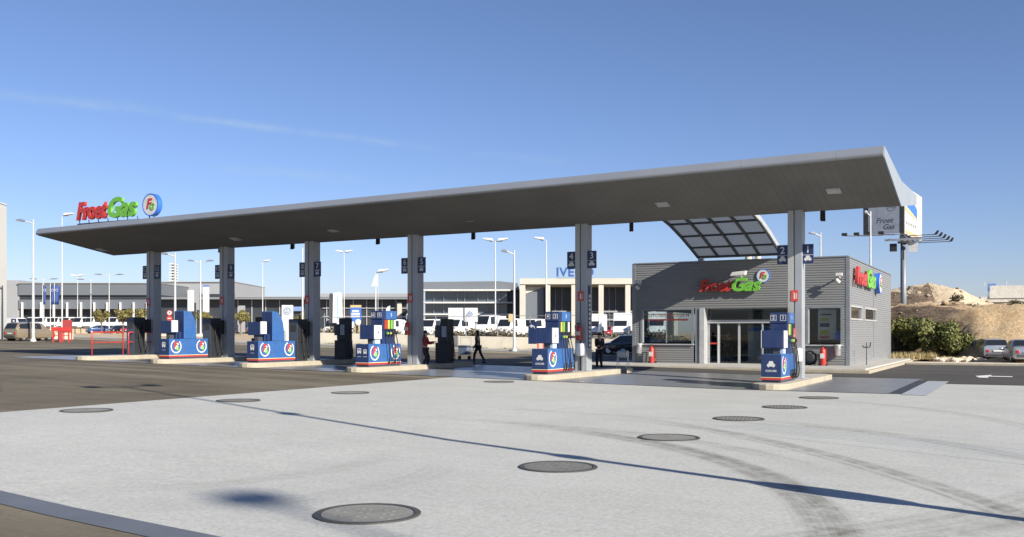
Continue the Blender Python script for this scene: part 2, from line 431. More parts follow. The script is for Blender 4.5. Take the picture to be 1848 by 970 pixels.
# white arrow on the lane at the right
ax, ay = at_depth(1785, 41.4)
arrow = [(-.55, -1.2), (.0, -1.2), (.0, -.2), (1.5, -.2), (1.5, .35), (0.1, .35), (.1, 1.2), (-.9, .1)]
sheet('lane_arrow', [(ax + x * .6, ay + y * 1.3) for x, y in arrow], M_paint, .012)

# kerbs and pavements (real steps)
def kerb(name, x0, x1, y0, y1, h, m, base=None, bev=.02):
    z = ground((x0 + x1) / 2) if base is None else base
    o = MB().box(x0, x1, y0, y1, z - .25, z + h).build(name, m, bevel=bev); return tag(o, kind='structure')
kerb('shop_pavement', -21.5, -6.55, 46.95, 69.5, .148, M_pave)
k = MB(); k.box(-21.5, -6.36, 46.75, 46.948, -.1, .152); k.box(-6.548, -6.36, 46.952, 69.5, -.1, .152)
tag(k.build('shop_kerb', M_kerb, bevel=.015), kind='structure')
kerb('verge_kerb', -6.3, 90, 61.5, 61.8, .12, M_kerb, 0)
kerb('gravel_verge', -6.3, 90, 61.81, 64.6, .1, mat('pale_gravel', (.5, .45, .37), .95, var=.25, scale=6, bump=.6, bscale=30), 0)
# far pavement along the street at the left
def strip(name, x0, x1, y0, y1, h, m, seg=10):
    mb = MB()
    xs = sorted(set([x0 + (x1 - x0) * i / seg for i in range(seg + 1)] + [b_ for b_ in BREAKS if x0 < b_ < x1]))
    vs = []; fs = []
    for x in xs:
        z = ground(x); vs += [(x, y0, z - .1), (x, y0, z + h), (x, y1, z + h), (x, y1, z - .1)]
    for i in range(len(xs) - 1):
        for k2 in range(4): fs.append((i * 4 + k2, i * 4 + (k2 + 1) % 4, i * 4 + 4 + (k2 + 1) % 4, i * 4 + 4 + k2))
    fs += [(0, 1, 2, 3), tuple(len(vs) - 4 + q for q in (3, 2, 1, 0))]
    return tag(mb.add(vs, fs).build(name, m), kind='structure')
strip('street_kerb', -140, -24, 61.45, 61.6, .1, M_kerb)
strip('far_pavement', -160, -24, 66.6, 68.9, .12, M_pave)

# round manhole covers
M_cover = mat('cast_cover', (.15, .148, .135), .7, .1, var=.18, scale=5, bump=.4, bscale=30, dirt=.3)
M_coverrim = mat('cover_rim', (.07, .07, .065), .6, .3)
M_cover2 = mat('worn_cover', (.19, .188, .172), .75, .05, var=.2, scale=3, bump=.3, bscale=25, dirt=.35)
def manhole(px, y, r, label, gz=0.0):
    smooth_ = px in (663, 1207, 156, 632)
    D = (EYE - gz) * FPX / (y - HOR); x, yy = at_depth(px, D); z = ground(x) + .004
    t = thing('manhole_cover', label, 'manhole cover', (x, yy, z), 0, 'manhole covers in the concrete apron')
    MB().lathe([(r - .07, 0), (r - .07, .014), (r - .055, .018), (r - .01, .018), (r, .012), (r, 0)], n=40).build('rim', M_coverrim, t)
    mb = MB().lathe([(0.001, .01), (r - .12, .01), (r - .08, .012), (r - .08, 0)], n=40)
    for i in range(-9, 10):
        for j in range(-9, 10):
            X, Y = i * .095 + (j % 2) * .047, j * .095
            if smooth_ and (i + j) % 3: continue
            if X * X + Y * Y < (r - .16) ** 2: mb.box(X - .022, X + .022, Y - .022, Y + .022, .009, .0125)
    mb.build('lid', M_cover2 if smooth_ else M_cover, t); t.rotation_euler[2] = (px * 37 % 100) / 32
for px, y, r, lab, g_ in (
        (663, 929, .56, 'largest round manhole cover, nearest of all in the pale concrete', 0),
        (1007, 844, .56, 'second nearest round manhole cover of the near row, touching the long pole shadow', 0),
        (1207, 791, .56, 'third round manhole cover of the near row, just left of the fine painted shadow lines', 0),
        (1333, 757, .56, 'fourth round manhole cover, just above the start of the painted shadow lines', 0),
        (1416, 736, .56, 'fifth round manhole cover of the near row, below the right pump', 0),
        (1478, 719, .56, 'farthest cover of the near row, below the right pump island', 0),
        (156, 742, .56, 'leftmost round manhole cover, near the edge of the brown asphalt', .15),
        (430, 724, .56, 'round manhole cover just beyond the thin shadow line at the left', .14),
        (632, 710, .56, 'round manhole cover near the asphalt edge below the third pump', .13),
        (900, 690, .56, 'farthest flat manhole cover, left of the second pump island', .12)):
    manhole(px, y, r, lab, g_)
# ---------------------------------------------------------------- the filling station canopy
CX0, CX1 = -44.9, -3.9
PF, PV, PR = (31.75, 7.42), (36.4, 6.42), (41.8, 7.1)
M_fascia = mat('fascia_metal', (.34, .36, .385), .42, .55, var=.06, scale=.4)
M_end = mat('end_sheet', (.28, .31, .34), .5, .2, var=.06, scale=.6)
M_soff, nt, b = new_mat('soffit_sheet')
v = nt.coord()
sep = nt.n('ShaderNodeSeparateXYZ', ins={0: v})
q = nt.math('FRACT', nt.math('DIVIDE', sep.outputs[0], .3))
ln = nt.ramp(nt.math('ABSOLUTE', nt.math('SUBTRACT', q, .5)), .05, .02)
c = nt.mix(nt.ramp(nt.noise(v, .5, 4), .3, .7), (.115, .113, .105), (.15, .147, .138))
c = nt.mix(nt.math('MULTIPLY', ln, .5), c, (.05, .05, .05))
nt.t.links.new(c, b.inputs['Base Color']); b.inputs['Roughness'].default_value = .55
canopy = thing('station_canopy', 'long dark grey butterfly canopy on six columns over the fuel pumps', 'canopy', ((CX0 + CX1) / 2, 36.4, 0))
OX, OY = (CX0 + CX1) / 2, 36.4
def droop(x, y):
    # the sheet falls gently towards its left end, the front edge most
    q = (CX1 - x) / (CX1 - CX0)
    return -q * (.18 + .30 * max(0, (PV[0] - y) / (PV[0] - PF[0])))
def sag(mb):
    mb.v = [(x, y, z + droop(x, y)) for x, y, z in mb.v]; return mb
def off(mb): return mb.xf(Matrix.Translation((-OX, -OY, 0)))
body = [(PF[0], PF[1] + .02), (PV[0], PV[1] + .02), (PR[0], PR[1] + .02), (PR[0], 7.45), (PV[0], 7.26), (PF[0], 7.73)]
off(sag(MB().prism(body[::-1], CX0 + .02, CX1 - .02, 'x'))).build('roof_deck', M_fascia, canopy)
off(sag(MB().prism([(PF[0], PF[1]), (PV[0], PV[1]), (PV[0], PV[1] + .018), (PF[0], PF[1] + .018)], CX0 + .03, CX1 - .03, 'x'))).build('soffit', M_soff, canopy)
off(sag(MB().prism([(PV[0] + .004, PV[1]), (PR[0], PR[1]), (PR[0], PR[1] + .018), (PV[0] + .004, PV[1] + .018)], CX0 + .03, CX1 - .03, 'x'))).build('soffit', M_soff, canopy)
nose = [(PF[0] + .12, 7.408), (PF[0] - .06, 7.43), (PF[0] - .115, 7.455), (PF[0] - .14, 7.50), (PF[0] - .135, 7.54), (PF[0] - .03, 7.742), (PF[0] - .002, 7.75), (PF[0] - .002, 7.44), (PF[0] + .12, 7.418)]
fo = off(sag(MB().prism(nose, CX0 - .005, CX1 + .005, 'x'))).build('front_fascia', M_fascia, canopy, auto=25)
off(sag(MB().prism([(PR[0] + .002, 7.08), (PR[0] + .06, 7.1), (PR[0] + .06, 7.46), (PR[0] + .002, 7.47)], CX0, CX1, 'x'))).build('rear_fascia', M_fascia, canopy)
for xe in (CX0, CX1):
    s_ = 1 if xe == CX1 else -1
    off(sag(MB().prism([(PF[0], PF[1] - .015), (PV[0], PV[1] - .02), (PR[0], PR[1] - .015), (PR[0], 7.48), (PV[0], 7.3), (PF[0], 7.745)], xe - .018 * s_, xe + .03 * s_, 'x'))).build('end_panel', M_end, canopy)
# seams between the fascia sheets
x = CX0 + 3
while x < CX1 - 1:
    pts = [(p[0] - .004, p[1] - .003) for p in nose[1:6]]
    off(sag(MB().prism(pts + [(p[0] + .03, p[1] + .01) for p in pts[::-1]], x - .006, x + .006, 'x'))).build('fascia_seam', mat('seam_grey', (.16, .17, .19), .6), canopy); x += 3.05
# columns
M_col = mat('column_cladding', (.34, .36, .385), .5, .35, var=.08, scale=.8, dirt=.12)
M_col2 = mat('column_front_sheet', (.40, .40, .385), .5, .3, var=.08, scale=.8, dirt=.15)
COLPX = (1437, 1053, 750, 564, 410, 278)
COLX = [at_row(p, 36.4)[0] for p in COLPX]
for cx in COLX:
    z0 = ground(cx) + .2
    mb = MB()
    mb.box(cx - .26, cx - .04, 36.12, 36.66, z0, 6.46); mb.box(cx + .0, cx + .27, 36.12, 36.66, z0, 6.46)
    mb.box(cx - .04, cx, 36.18, 36.6, z0, 6.46)
    colo = off(mb).build('column', M_col, canopy, bevel=.012)
    mb = MB(); mb.box(cx - .245, cx - .045, 36.108, 36.118, z0 + .02, 6.44)
    off(mb).build('cladding', M_col2, colo)
    off(MB().box(cx - .34, cx + .34, 36.05, 36.74, z0 - .01, z0 + .025)).build('base_plate', M_steel, colo)
# down lights in the soffit
M_lens = mat('lamp_lens', (.42, .42, .41), .3)
labs = ['square light in the soffit, rightmost of six', 'square soffit light nearest the glazed link roof', 'square soffit light above the gap left of the second column',
        'square soffit light near the fourth column from the right', 'small soffit light between the two left columns', 'faint soffit light nearest the left tip of the canopy']
for (px, y), lab in zip(((1505, 343), (1196, 365), (845, 390), (600, 408), (425, 423), (183, 441)), labs):
    k_ = (PF[1] - PV[1]) / (PV[0] - PF[0]); d = ray(px)
    D = (PV[1] + PV[0] * k_ - EYE) / ((HOR - y) / FPX + k_ * d[1]); X, Y = d[0] * D, d[1] * D
    z = PV[1] + (PV[0] - Y) * k_ + droop(X, Y)
    t = thing('soffit_light', lab, 'ceiling light', (X, Y, z - .002), 0, 'lights recessed in the canopy soffit')
    t.rotation_euler = (-math.atan(k_), 0, 0)
    MB().box(-.24, .24, -.24, .24, -.05, .03).build('frame', M_alu, t, bevel=.01)
    MB().box(-.19, .19, -.19, .19, -.062, -.051).build('lens', M_lens, t)
# loudspeakers hung from the valley
for px, y, lab in ((1482, 394, 'dark loudspeaker hung from the canopy right of the first column'), (1137, 413, 'dark loudspeaker hung between the second column and the glazed link roof'),
                   (852, 428, 'dark loudspeaker hung right of the third column'), (680, 437, 'dark loudspeaker hung left of the third column'),
                   (526, 446, 'dark loudspeaker hung left of the fourth column'), (396, 452, 'small dark loudspeaker hung left of the fifth column')):
    X, Y = at_row(px, 38.2); D = -sn * X + cs * Y; z = zof(y, D)
    t = thing('loudspeaker', lab, 'loudspeaker', (X, Y, z + .1), R(20), 'loudspeakers hung from the canopy'); t.scale = (.72, .72, .8)
    MB().tube([(0, 0, .75), (0, 0, .1), (.08, 0, .02)], .022).build('bracket', M_dgrey, t)
    MB().prism([(-.16, -.3), (.16, -.22), (.12, .3), (-.1, .3)], -.04, .2, 'x').build('housing', M_dgrey, t, bevel=.02)
    MB().prism([(-.2, -.28), (-.165, -.3), (-.105, .3), (-.13, .28)], -.02, .18, 'x').build('grille', M_black, t)

# ---------------------------------------------------------------- emblems and the two colour lettering
def emblem(parent, r, loc, plane, depth=.2, white=True):
    # white disc with a blue rim, red F and green G
    if plane == 'f':
        rot = Matrix.Translation(loc) @ Matrix.Rotation(PI / 2, 4, 'X')
    else:
        rot = Matrix.Translation(loc) @ Matrix.Rotation(PI / 2, 4, 'Z') @ Matrix.Rotation(PI / 2, 4, 'X')
    MB().lathe([(r, -depth), (r, 0), (r * .9, .004), (r * .9, -.02), (r * .9, -depth)], n=36).xf(rot).build('rim', M_rim, parent, auto=40)
    MB().lathe([(r * .895, -.03), (r * .895, -.004), (.001, -.0035)], n=36).xf(rot).build('face', M_white, parent)
    o = Vector(loc)
    if plane == 'f': a, c_ = o + Vector((-r * .2, -.012, r * .06)), o + Vector((r * .22, -.016, -r * .2))
    else: a, c_ = o + Vector((.012, -r * .2, r * .06)), o + Vector((.016, r * .22, -r * .2))
    text('red_letter', 'F', r * 1.25, M_red, parent, a, plane, shear=.25, bold=r * .03, ext=.01)
    text('green_letter', 'G', r * .75, M_green, parent, c_, plane, shear=.2, bold=r * .03, ext=.012)
def letters(label, loc, H, plane, group, legs=0.0, WD=4.6):
    t = thing('letter_sign', label, 'sign', loc, 0, group)
    kw = dict(shear=.28, bold=H * .05, ext=.07, space=.95)
    w1 = WD * .535
    for s_, m, u, wd, nm, col_ in (('Froet', M_red, 0, WD * .52, 'red_lettering', 0), ('Gas', M_green, w1, WD * .465, 'green_lettering', 1)):
        p = Vector((u, -.075, H * (.5 + .03 * col_))) if plane == 'f' else Vector((.075, u, H * (.5 + .03 * col_)))
        o = text(nm, s_, H * (1.2 if col_ == 0 else 1.34), m, t, p, plane, align='LEFT', **kw)
        xs_ = [v_.co.x for v_ in o.data.vertices]; x0_, x1_ = min(xs_), max(xs_)
        for v_ in o.data.vertices: v_.co.x = (v_.co.x - x0_) * wd / (x1_ - x0_)
    w1 = WD / 2.0
    if legs:
        mb = MB(); mb.tube([(-.2, .1, -legs * .5), (w1 * 2.0, .1, -legs * .5)], .03)
        for i in range(7): mb.tube([(w1 * 2 * i / 6.2, .1, -legs), (w1 * 2 * i / 6.2, .05, .1)], .022)
        mb.build('support_rail', M_dgrey, t)
    return t
GS = 'two colour letter signs of the station'
lx0 = at_row(137, 31.8)[0]
letters('red and green letter sign standing on the left front edge of the canopy', (lx0, 31.95, 7.46), .98, 'f', GS, .14, 4.35)
GE = 'round white emblem signs with blue rim'
def emblem_thing(label, loc, r, plane, legs=0.0, depth=.2):
    t = thing('emblem_sign', label, 'sign', loc, 0, GE)
    emblem(t, r, (0, 0, 0), plane, depth)
    if legs:
        for q in (-.3, .3):
            mb = MB()
            if plane == 'f': mb.tube([(q * r, .1, -r * .9), (q * r, .1, -r - legs)], .03)
            else: mb.tube([(-.1, q * r, -r * .9), (-.1, q * r, -r - legs)], .03)
            mb.build('support_leg', M_dgrey, t)
    return t
ex = at_row(271, 31.9)[0]
emblem_thing('round emblem sign beside the letters on the canopy front edge', (ex, 31.9, 8.02), .54, 'f', .12, .26)
emblem_thing('round emblem sign peeking over the right end of the canopy roof', (-4.6, 40.2, 7.88), .5, 'r', .08, .16)

# ---------------------------------------------------------------- pump islands
labs = ['pump island at the far right below column one', 'pump island carrying the second pump and the white hose drum', 'pump island carrying the third pump with two white vehicle icons',
        'pump island carrying the fin shaped pump next to the fourth column', 'pump island carrying the fin shaped pump next to the fifth column', 'leftmost pump island carrying red hoop barriers']
ISL = []
for cx, lab in zip(COLX, labs):
    z = ground(cx); hw = .6
    y0, y1 = 31.65, 41.0
    ol = []
    for i in range(9):
        a = PI + PI * i / 8; ol.append((hw * math.cos(a), y0 + .75 + .75 * math.sin(a)))
    for i in range(9):
        a = PI * i / 8; ol.append((hw * math.cos(a), y1 - .6 + .6 * math.sin(a)))
    t = thing('pump_island', lab, 'pump island', (cx, 0, z), 0, 'kerbed pump islands')
    MB().prism(ol, -.3, .2, 'z').build('kerb', M_kerb, t, bevel=.03)
    il = [(x_ * .78, (y_ - 36.3) * .975 + 36.3) for x_, y_ in ol]
    MB().prism(il, .15, .204, 'z').build('top_surface', M_pave, t)
    ISL.append((cx, z + .204))
# the second island is cut by a dark gap
tag(MB().box(COLX[1] + .35, COLX[1] + .615, 39.25, 39.75, ground(COLX[1]) - .1, ground(COLX[1]) + .19).build('gap_cover', M_slate), 'dark inset in the kerb of the second pump island', 'kerb inset')

# ---------------------------------------------------------------- fuel pumps
def car_icon(mb, u, z, s, off_, plane='f'):
    body_ = [(-.5, 0), (-.5, .3), (-.34, .36), (-.22, .68), (.22, .68), (.34, .36), (.5, .3), (.5, 0), (.36, 0), (.36, -.1), (.22, -.1), (.22, 0), (-.22, 0), (-.22, -.1), (-.36, -.1), (-.36, 0)]
    mb.poly(plane, [(u + a * s, z + b_ * s) for a, b_ in body_], off_)
def truck_icon(mb, u, z, s, off_, plane='f'):
    for a in ((-.32, .32, .62, .72), (-.36, -.26, .3, .62), (.26, .36, .3, .62), (-.36, .36, .0, .3), (-.3, -.14, -.14, 0), (.14, .3, -.14, 0), (-.05, .05, .3, .62)):
        mb.poly(plane, [(u + a[0] * s, z + a[2] * s), (u + a[1] * s, z + a[2] * s), (u + a[1] * s, z + a[3] * s), (u + a[0] * s, z + a[3] * s)], off_)
def cabinet(t, L=2.35, W=.68, H=.97, icons='car', two_logos=False):
    hw = W / 2
    MB().box(-hw + .03, hw - .03, .04, L - .04, 0, .1).build('plinth', M_dgrey, t)
    MB().box(-hw, hw, .004, L, .08, H).build('cabinet', M_blue, t, bevel=.012)
    MB().box(-hw + .006, hw - .006, -.006, .006, .19, H - .01).build('front_panel', M_navy, t)
    mb = MB(); mb.box(-hw - .004, hw + .004, -.012, L + .004, .095, .165); mb.build('red_stripe', M_red, t)
    mb = MB(); mb.box(-hw - .003, hw + .003, -.011, L + .003, .168, .192); mb.build('pale_stripe', mat('pale_stripe', (.5, .5, .26), .5), t)
    mb = MB()
    if icons == 'car': car_icon(mb, 0.0, .55, .27, -.008)
    elif icons == 'truck': truck_icon(mb, -.02, .6, .3, -.008)
    else:
        m2_ = MB(); truck_icon(m2_, -.15, .6, .27, -.008); m2_.build('vehicle_icon', M_white, t); truck_icon(mb, .15, .58, .23, -.008)
    mb.build('vehicle_icon', M_white, t)
    if icons == 'car': text('lettering', 'COCHES', .095, M_white, t, (0, -.009, .4), 'f', bold=.002, ext=.003)
    else:
        mb = MB()
        for u in ((-.15, .15) if icons == 'both' else (-.02,)): mb.box(u - .1, u + .1, -.011, -.006, .43, .445)
        mb.build('underline', M_white, t)
    for yc in ([.42, L - .42] if two_logos else [.42]):
        mb = MB().arc('r', (yc, .6), .27, .33, -250, 50, hw + .002, .006)
        mb.build('logo_ring', M_white, t)
        text('red_letter', 'F', .42, M_red, t, (hw + .006, yc - .07, .66), 'r', shear=.25, bold=.02, ext=.003)
        text('pale_letter', 'S', .36, mat('pale_yellow', (.75, .68, .4), .5), t, (hw + .005, yc + .02, .6), 'r', shear=.25, bold=.016, ext=.002)
        text('green_letter', 'G', .24, M_green, t, (hw + .008, yc + .07, .5), 'r', shear=.2, bold=.015, ext=.003)
def hose(t, y, hw, z0, sway, r=.02):
    pts = [(hw + .1, y, z0), (hw + .16, y + .02, z0 - .3), (hw + .15 + sway * .3, y + .05, .7), (hw + .13 + sway * .5, y + .06 + sway, .35), (hw + .1 + sway * .2, y + .1 + sway, .14), (hw + .03, y + .22, .18), (hw + .02, y + .3, .4)]
    sm = []
    for i in range(len(pts) - 1):
        for k in range(4):
            q = k / 4; p0 = Vector(pts[max(i - 1, 0)]); p1 = Vector(pts[i]); p2 = Vector(pts[i + 1]); p3 = Vector(pts[min(i + 2, len(pts) - 1)])
            sm.append(.5 * ((2 * p1) + (p2 - p0) * q + (2 * p0 - 5 * p1 + 4 * p2 - p3) * q * q + (3 * p1 - p0 - 3 * p2 + p3) * q ** 3))
    ho = MB().tube(sm + [pts[-1]], r).build('hose', M_black, t, smooth=True)
    return ho
def nozzle(t, y, hw, z, m):
    n_ = MB().tube([(hw + .1, y, z - .1), (hw + .12, y, z + .02), (hw + .1, y + .02, z + .1), (hw + .02, y + .02, z + .14)], [.025, .035, .03, .015]).build('nozzle', M_dark, t)
    MB().box(hw + .09, hw + .16, y - .035, y + .05, z - .02, z + .07).build('grip_cover', m, n_, bevel=.01)
def head_pump(label, loc, nums, icons, arrow_, two, strips):
    t = thing('fuel_pump', label, 'fuel pump', loc, 0, 'blue fuel pumps with number headers')
    cabinet(t, icons=icons, two_logos=two)
    hw = .34
    # neck, header with lane numbers, display
    MB().box(-.22, .3, 1.0, 1.95, .968, 1.55).build('neck', M_navy, t, bevel=.01)
    MB().box(-.26, .33, .98, 2.0, 1.545, 2.02).build('pump_head', M_navy, t, bevel=.015)
    MB().box(-.27, .345, .96, 2.02, 2.021, 2.4).build('number_header', M_navy, t, bevel=.015)
    MB().box(.3455, .352, 1.22, 2.0, 2.03, 2.39).build('header_side', M_blue, t)
    for s_, u in zip(nums, (-.14, .19)):
        mb = MB(); z_, w_ = 2.215, .1
        for a in ((-w_, w_, w_ - .014, w_), (-w_, w_, -w_, -w_ + .014), (-w_, -w_ + .014, -w_ + .014, w_ - .014), (w_ - .014, w_, -w_ + .014, w_ - .014)):
            mb.box(u + a[0], u + a[1], .952, .959, z_ + a[2], z_ + a[3])
        mb.build('number_frame', M_white, t)
        text('number', s_, .19, M_white, t, (u, .954, z_), 'f', ext=.004, bold=.002)
    text('number', nums[-1], .2, M_white, t, (.354, 1.6, 2.22), 'r', ext=.004, bold=.002)
    # price strips and nozzle bay on the lit side
    MB().box(.3315, .338, 1.06, 1.98, 1.56, 2.01).build('nozzle_bay', M_dark, t)
    for m, y in zip(strips, (1.13, 1.35, 1.57, 1.79)):
        MB().box(.339, .35, y, y + .15, 1.62, 2.0).build('price_strip', m, t)
    # payment terminal
    MB().box(-.4, .33, .36, .92, 1.17, 1.78).build('payment_terminal', M_navy, t, bevel=.02)
    MB().box(.331, .36, .38, .9, 1.18, 1.77).build('terminal_face', M_white, t, bevel=.008)
    MB().box(.361, .366, .6, .68, 1.42, 1.5).build('card_reader', M_dgrey, t)
    MB().box(-.05, .2, .45, .95, .97, 1.18).build('terminal_foot', M_dgrey, t)
    MB().box(.12, .3, .5, .86, .98, 1.16).build('receipt_slot', mat('pale_blue_plastic', (.35, .45, .6), .5), t)
    MB().box(-.425, -.405, .36, .92, 1.17, 1.78).build('terminal_face', M_white, t)
    if arrow_:
        pl = [(-.66, 1.15), (-.3, 1.15), (-.3, 2.02), (-.42, 2.02)] + [(-.42 - .24 * math.sin(R(a)), 1.78 + .24 * math.cos(R(a))) for a in (20, 45, 70, 90)]
        sg = MB().prism(pl, .315, .345, 'y').build('arrow_panel', M_navy, t)
        MB().poly('f', [(-.6, 1.84), (-.5, 1.92), (-.5, 1.87), (-.4, 1.85), (-.36, 1.74), (-.42, 1.8), (-.5, 1.81), (-.5, 1.76)], .312).build('white_arrow', M_white, sg)
    gm = [M_green, M_yellow, M_black, M_black]
    for i, y in enumerate((1.2, 1.42, 1.64, 1.86)):
        nozzle(t, y, hw - .02, 1.4, gm[i]); hose(t, y, hw, 1.3, .05 + .05 * (i % 2))
    return t
def fin_pump(label, loc, icons):
    t = thing('fuel_pump', label, 'fuel pump', loc, 0, 'blue fin shaped truck pumps')
    cabinet(t, L=2.45, icons=icons, two_logos=True)
    fin = [(.92, .972), (1.72, .972), (1.7, 1.45), (1.64, 1.8), (1.52, 2.08), (1.36, 2.26), (1.22, 2.32), (.92, 2.34)]
    MB().prism(fin, -.3, .335, 'x').build('fin_tower', M_blue, t, bevel=.02)
    MB().box(-.29, .325, .9, .917, .98, 2.3).build('fin_front', M_navy, t)
    MB().box(-.2, .2, .55, .899, .972, 1.3).build('fin_step', M_navy, t, bevel=.02)
    MB().box(-.44, .28, .16, .54, 1.24, 1.84).build('payment_terminal', M_navy, t, bevel=.02)
    MB().box(.281, .32, .18, .56, 1.3, 1.86).build('terminal_face', M_white, t, bevel=.008)
    MB().box(-.1, .12, .22, .5, .97, 1.24).build('terminal_foot', M_dgrey, t)
    MB().box(.05, .3, .62, .78, 1.0, 1.25).build('receipt_slot', M_navy, t)
    return t
def satellite(label, loc, white=False):
    t = thing('pump_satellite', label, 'dispenser', loc, 0, 'dark slim dispensers beside the columns')
    MB().box(-.3, .26, 0, .72, 0, 2.0).build('cabinet', M_dark, t, bevel=.015)
    MB().box(-.29, .25, -.008, .0, .04, 1.96).build('front_panel', M_slate, t)
    MB().box(.262, .3, .08, .64, .9, 1.75).build('nozzle_bay', M_black, t, bevel=.01)
    for y in (.2, .5):
        hose(t, y, .24, 1.35, .1, .024); nozzle(t, y, .24, 1.4, M_black)
    MB().box(-.2, .16, -.012, -.0085, 1.4, 1.75).build('display', M_dglass, t)
    return t
def rear_pump(label, loc):
    t = thing('fuel_pump', label, 'fuel pump', loc, 0, 'shaded pumps on the far ends of the islands')
    MB().box(-.34, .34, 0, .62, 0, .97).build('cabinet', M_dark, t, bevel=.015)
    MB().box(-.08, .33, .02, .6, .972, 2.1).build('pump_head', M_dark, t, bevel=.02)
    MB().box(-.4, -.085, .05, .5, 1.22, 1.8).build('payment_terminal', M_dgrey, t, bevel=.02)
    MB().box(.02, .28, .008, .0185, 1.24, 1.76).build('terminal_face', mat('grey_plate', (.3, .34, .42), .5), t)
    MB().box(-.3, -.12, .15, .4, .972, 1.22).build('terminal_foot', M_dgrey, t)
    for y in (.1, .35): hose(t, y, .3, 1.5, .08)
    return t
hp = [([M_tan, M_green, M_dark, M_dark]), ([M_yellow, M_green, M_dark, M_white]), ([M_red, M_yellow, M_green, M_white])]
head_pump('blue fuel pump with headers 2 and 1, rightmost beside the first column', (ISL[0][0] - .05, 32.6, ISL[0][1]), ('2', '1'), 'car', False, False, hp[0])
head_pump('blue fuel pump with headers 4 and 3 and a white arrow panel', (ISL[1][0] - .03, 32.4, ISL[1][1]), ('4', '3'), 'car', True, False, hp[1])
head_pump('blue fuel pump with headers 6 and 5 and two white vehicle icons', (ISL[2][0], 32.4, ISL[2][1]), ('6', '5'), 'both', False, True, hp[2])
fin_pump('blue fin shaped pump in front of the fourth column, beside the white totem', (ISL[3][0], 32.3, ISL[3][1]), 'truck')
fin_pump('blue fin shaped pump in front of the fifth column, leftmost blue pump', (ISL[4][0], 32.3, ISL[4][1]), 'truck')
satellite('dark slim dispenser left of the fourth column with red top corner', (ISL[3][0] + .02, 35.0, ISL[3][1]))
satellite('dark slim dispenser left of the fifth column', (ISL[4][0] + .02, 35.0, ISL[4][1]))
satellite('dark slim dispenser left of the leftmost column', (ISL[5][0] - .05, 34.9, ISL[5][1]))
rear_pump('dark shaded pump with a grey plate, left of the walking woman', (ISL[2][0] + .05, 38.5, ISL[2][1]))
rear_pump('dark shaded pump just left of the third blue pump', (ISL[3][0] + .0, 38.5, ISL[3][1]))
rear_pump('dark shaded pump mostly hidden behind the fifth column', (ISL[4][0] + .0, 38.5, ISL[4][1]))

# number signs on the columns
nums = [('2', '1'), ('4', '3'), ('6', '5'), ('8', '7'), ('10', '9'), ('12', '11')]
ords = ['first', 'second', 'third', 'fourth', 'fifth', 'sixth']
for i, cx in enumerate(COLX):
    D = -sn * cx + cs * 36.4
    zc = zof((460, 470, 480, 487, 491, 492)[i], D)
    for sd in (-1, 1):
        lab = 'navy sign with number %s on the %s side of the %s column from the right' % (nums[i][0 if sd < 0 else 1], 'left' if sd < 0 else 'right', ords[i])
        t = thing('lane_sign', lab, 'lane sign', (cx + sd * .46, 36.2, zc), 0, 'navy lane number signs on the columns')
        MB().box(-.2, .2, 0, .05, -.36, .36).build('panel', M_navy, t, bevel=.006)
        MB().box(-sd * .2, -sd * .05, .052, .1, -.1, .1).build('bracket', M_dgrey, t)
        text('number', nums[i][0 if sd < 0 else 1], .36, M_white, t, (0, -.004, .15), 'f', bold=.004)
        mb = MB(); mb.box(-.2, .2, -.004, -.001, -.045, -.03)
        (car_icon if i < 2 else truck_icon)(mb, 0, -.24, .26, -.002)
        mb.build('vehicle_icon', M_white, t)
# dark hose boxes on the left columns
for i in (3, 4, 5):
    t = thing('hose_box', 'dark box with cable on the left face of the %s column from the right' % ords[i], 'box', (COLX[i] - .02, 36.1, 1.75 + ground(COLX[i])), 0, 'dark boxes on the left columns')
    MB().box(-.3, .12, -.3, 0, -.35, .35).build('housing', M_black, t, bevel=.02)
    MB().tube([(-.3, -.15, .3), (-.55, -.3, .1), (-.5, -.4, -.5), (-.25, -.3, -1.2)], .02).build('cable', M_black, t)
M_pict = mat('sign_red', (.5, .06, .04), .5)
for i, y in enumerate((534, 535, 538, 541, 543, 545)):
    cx = COLX[i]; D = -sn * cx + cs * 36.1; z = zof(y, D)
    t = thing('fire_sign', 'small red and white extinguisher pictogram on the %s column from the right' % ords[i], 'safety sign', (cx + (.0 if i < 2 else -.1), 36.09, z), 0, 'extinguisher pictograms on the columns')
    MB().box(-.13, .13, 0, .014, -.2, .2).build('plate', M_pict, t)
    mb = MB(); mb.box(-.03, .03, -.003, .0, -.12, .08); mb.box(-.06, .02, -.003, 0, .09, .11); mb.box(.06, .09, -.003, 0, -.12, .1); mb.build('pictogram', M_white, t)
def extinguisher(label, loc, h=.62, r=.1):
    t = thing('fire_extinguisher', label, 'fire extinguisher', loc, 0, 'red fire extinguishers hung on columns')
    MB().lathe([(r * .9, 0), (r, .03), (r, h * .75), (r * .75, h * .86), (r * .3, h * .92), (r * .3, h)], n=18).build('cylinder', M_red, t, auto=45)
    MB().box(-.04, .04, -r * 1.3, .03, h, h + .05).build('valve', M_dark, t)
    MB().tube([(0, -r, h), (-r * 1.2, -r, h * .9), (-r * 1.25, -.02, h * .4)], .015).build('hose', M_black, t)
    MB().box(-r * .8, r * .8, -r - .006, -r + .03, h * .3, h * .55).build('label_plate', mat('cream_label', (.6, .55, .45), .5), t)
    return t
for i, dx, z in ((0, -.06, 1.3), (1, -.02, 1.28), (2, -.18, 1.35)):
    extinguisher('red extinguisher hung on the %s column from the right' % ords[i], (COLX[i] + dx, 35.98, ground(COLX[i]) + z + .2), .66, .11)
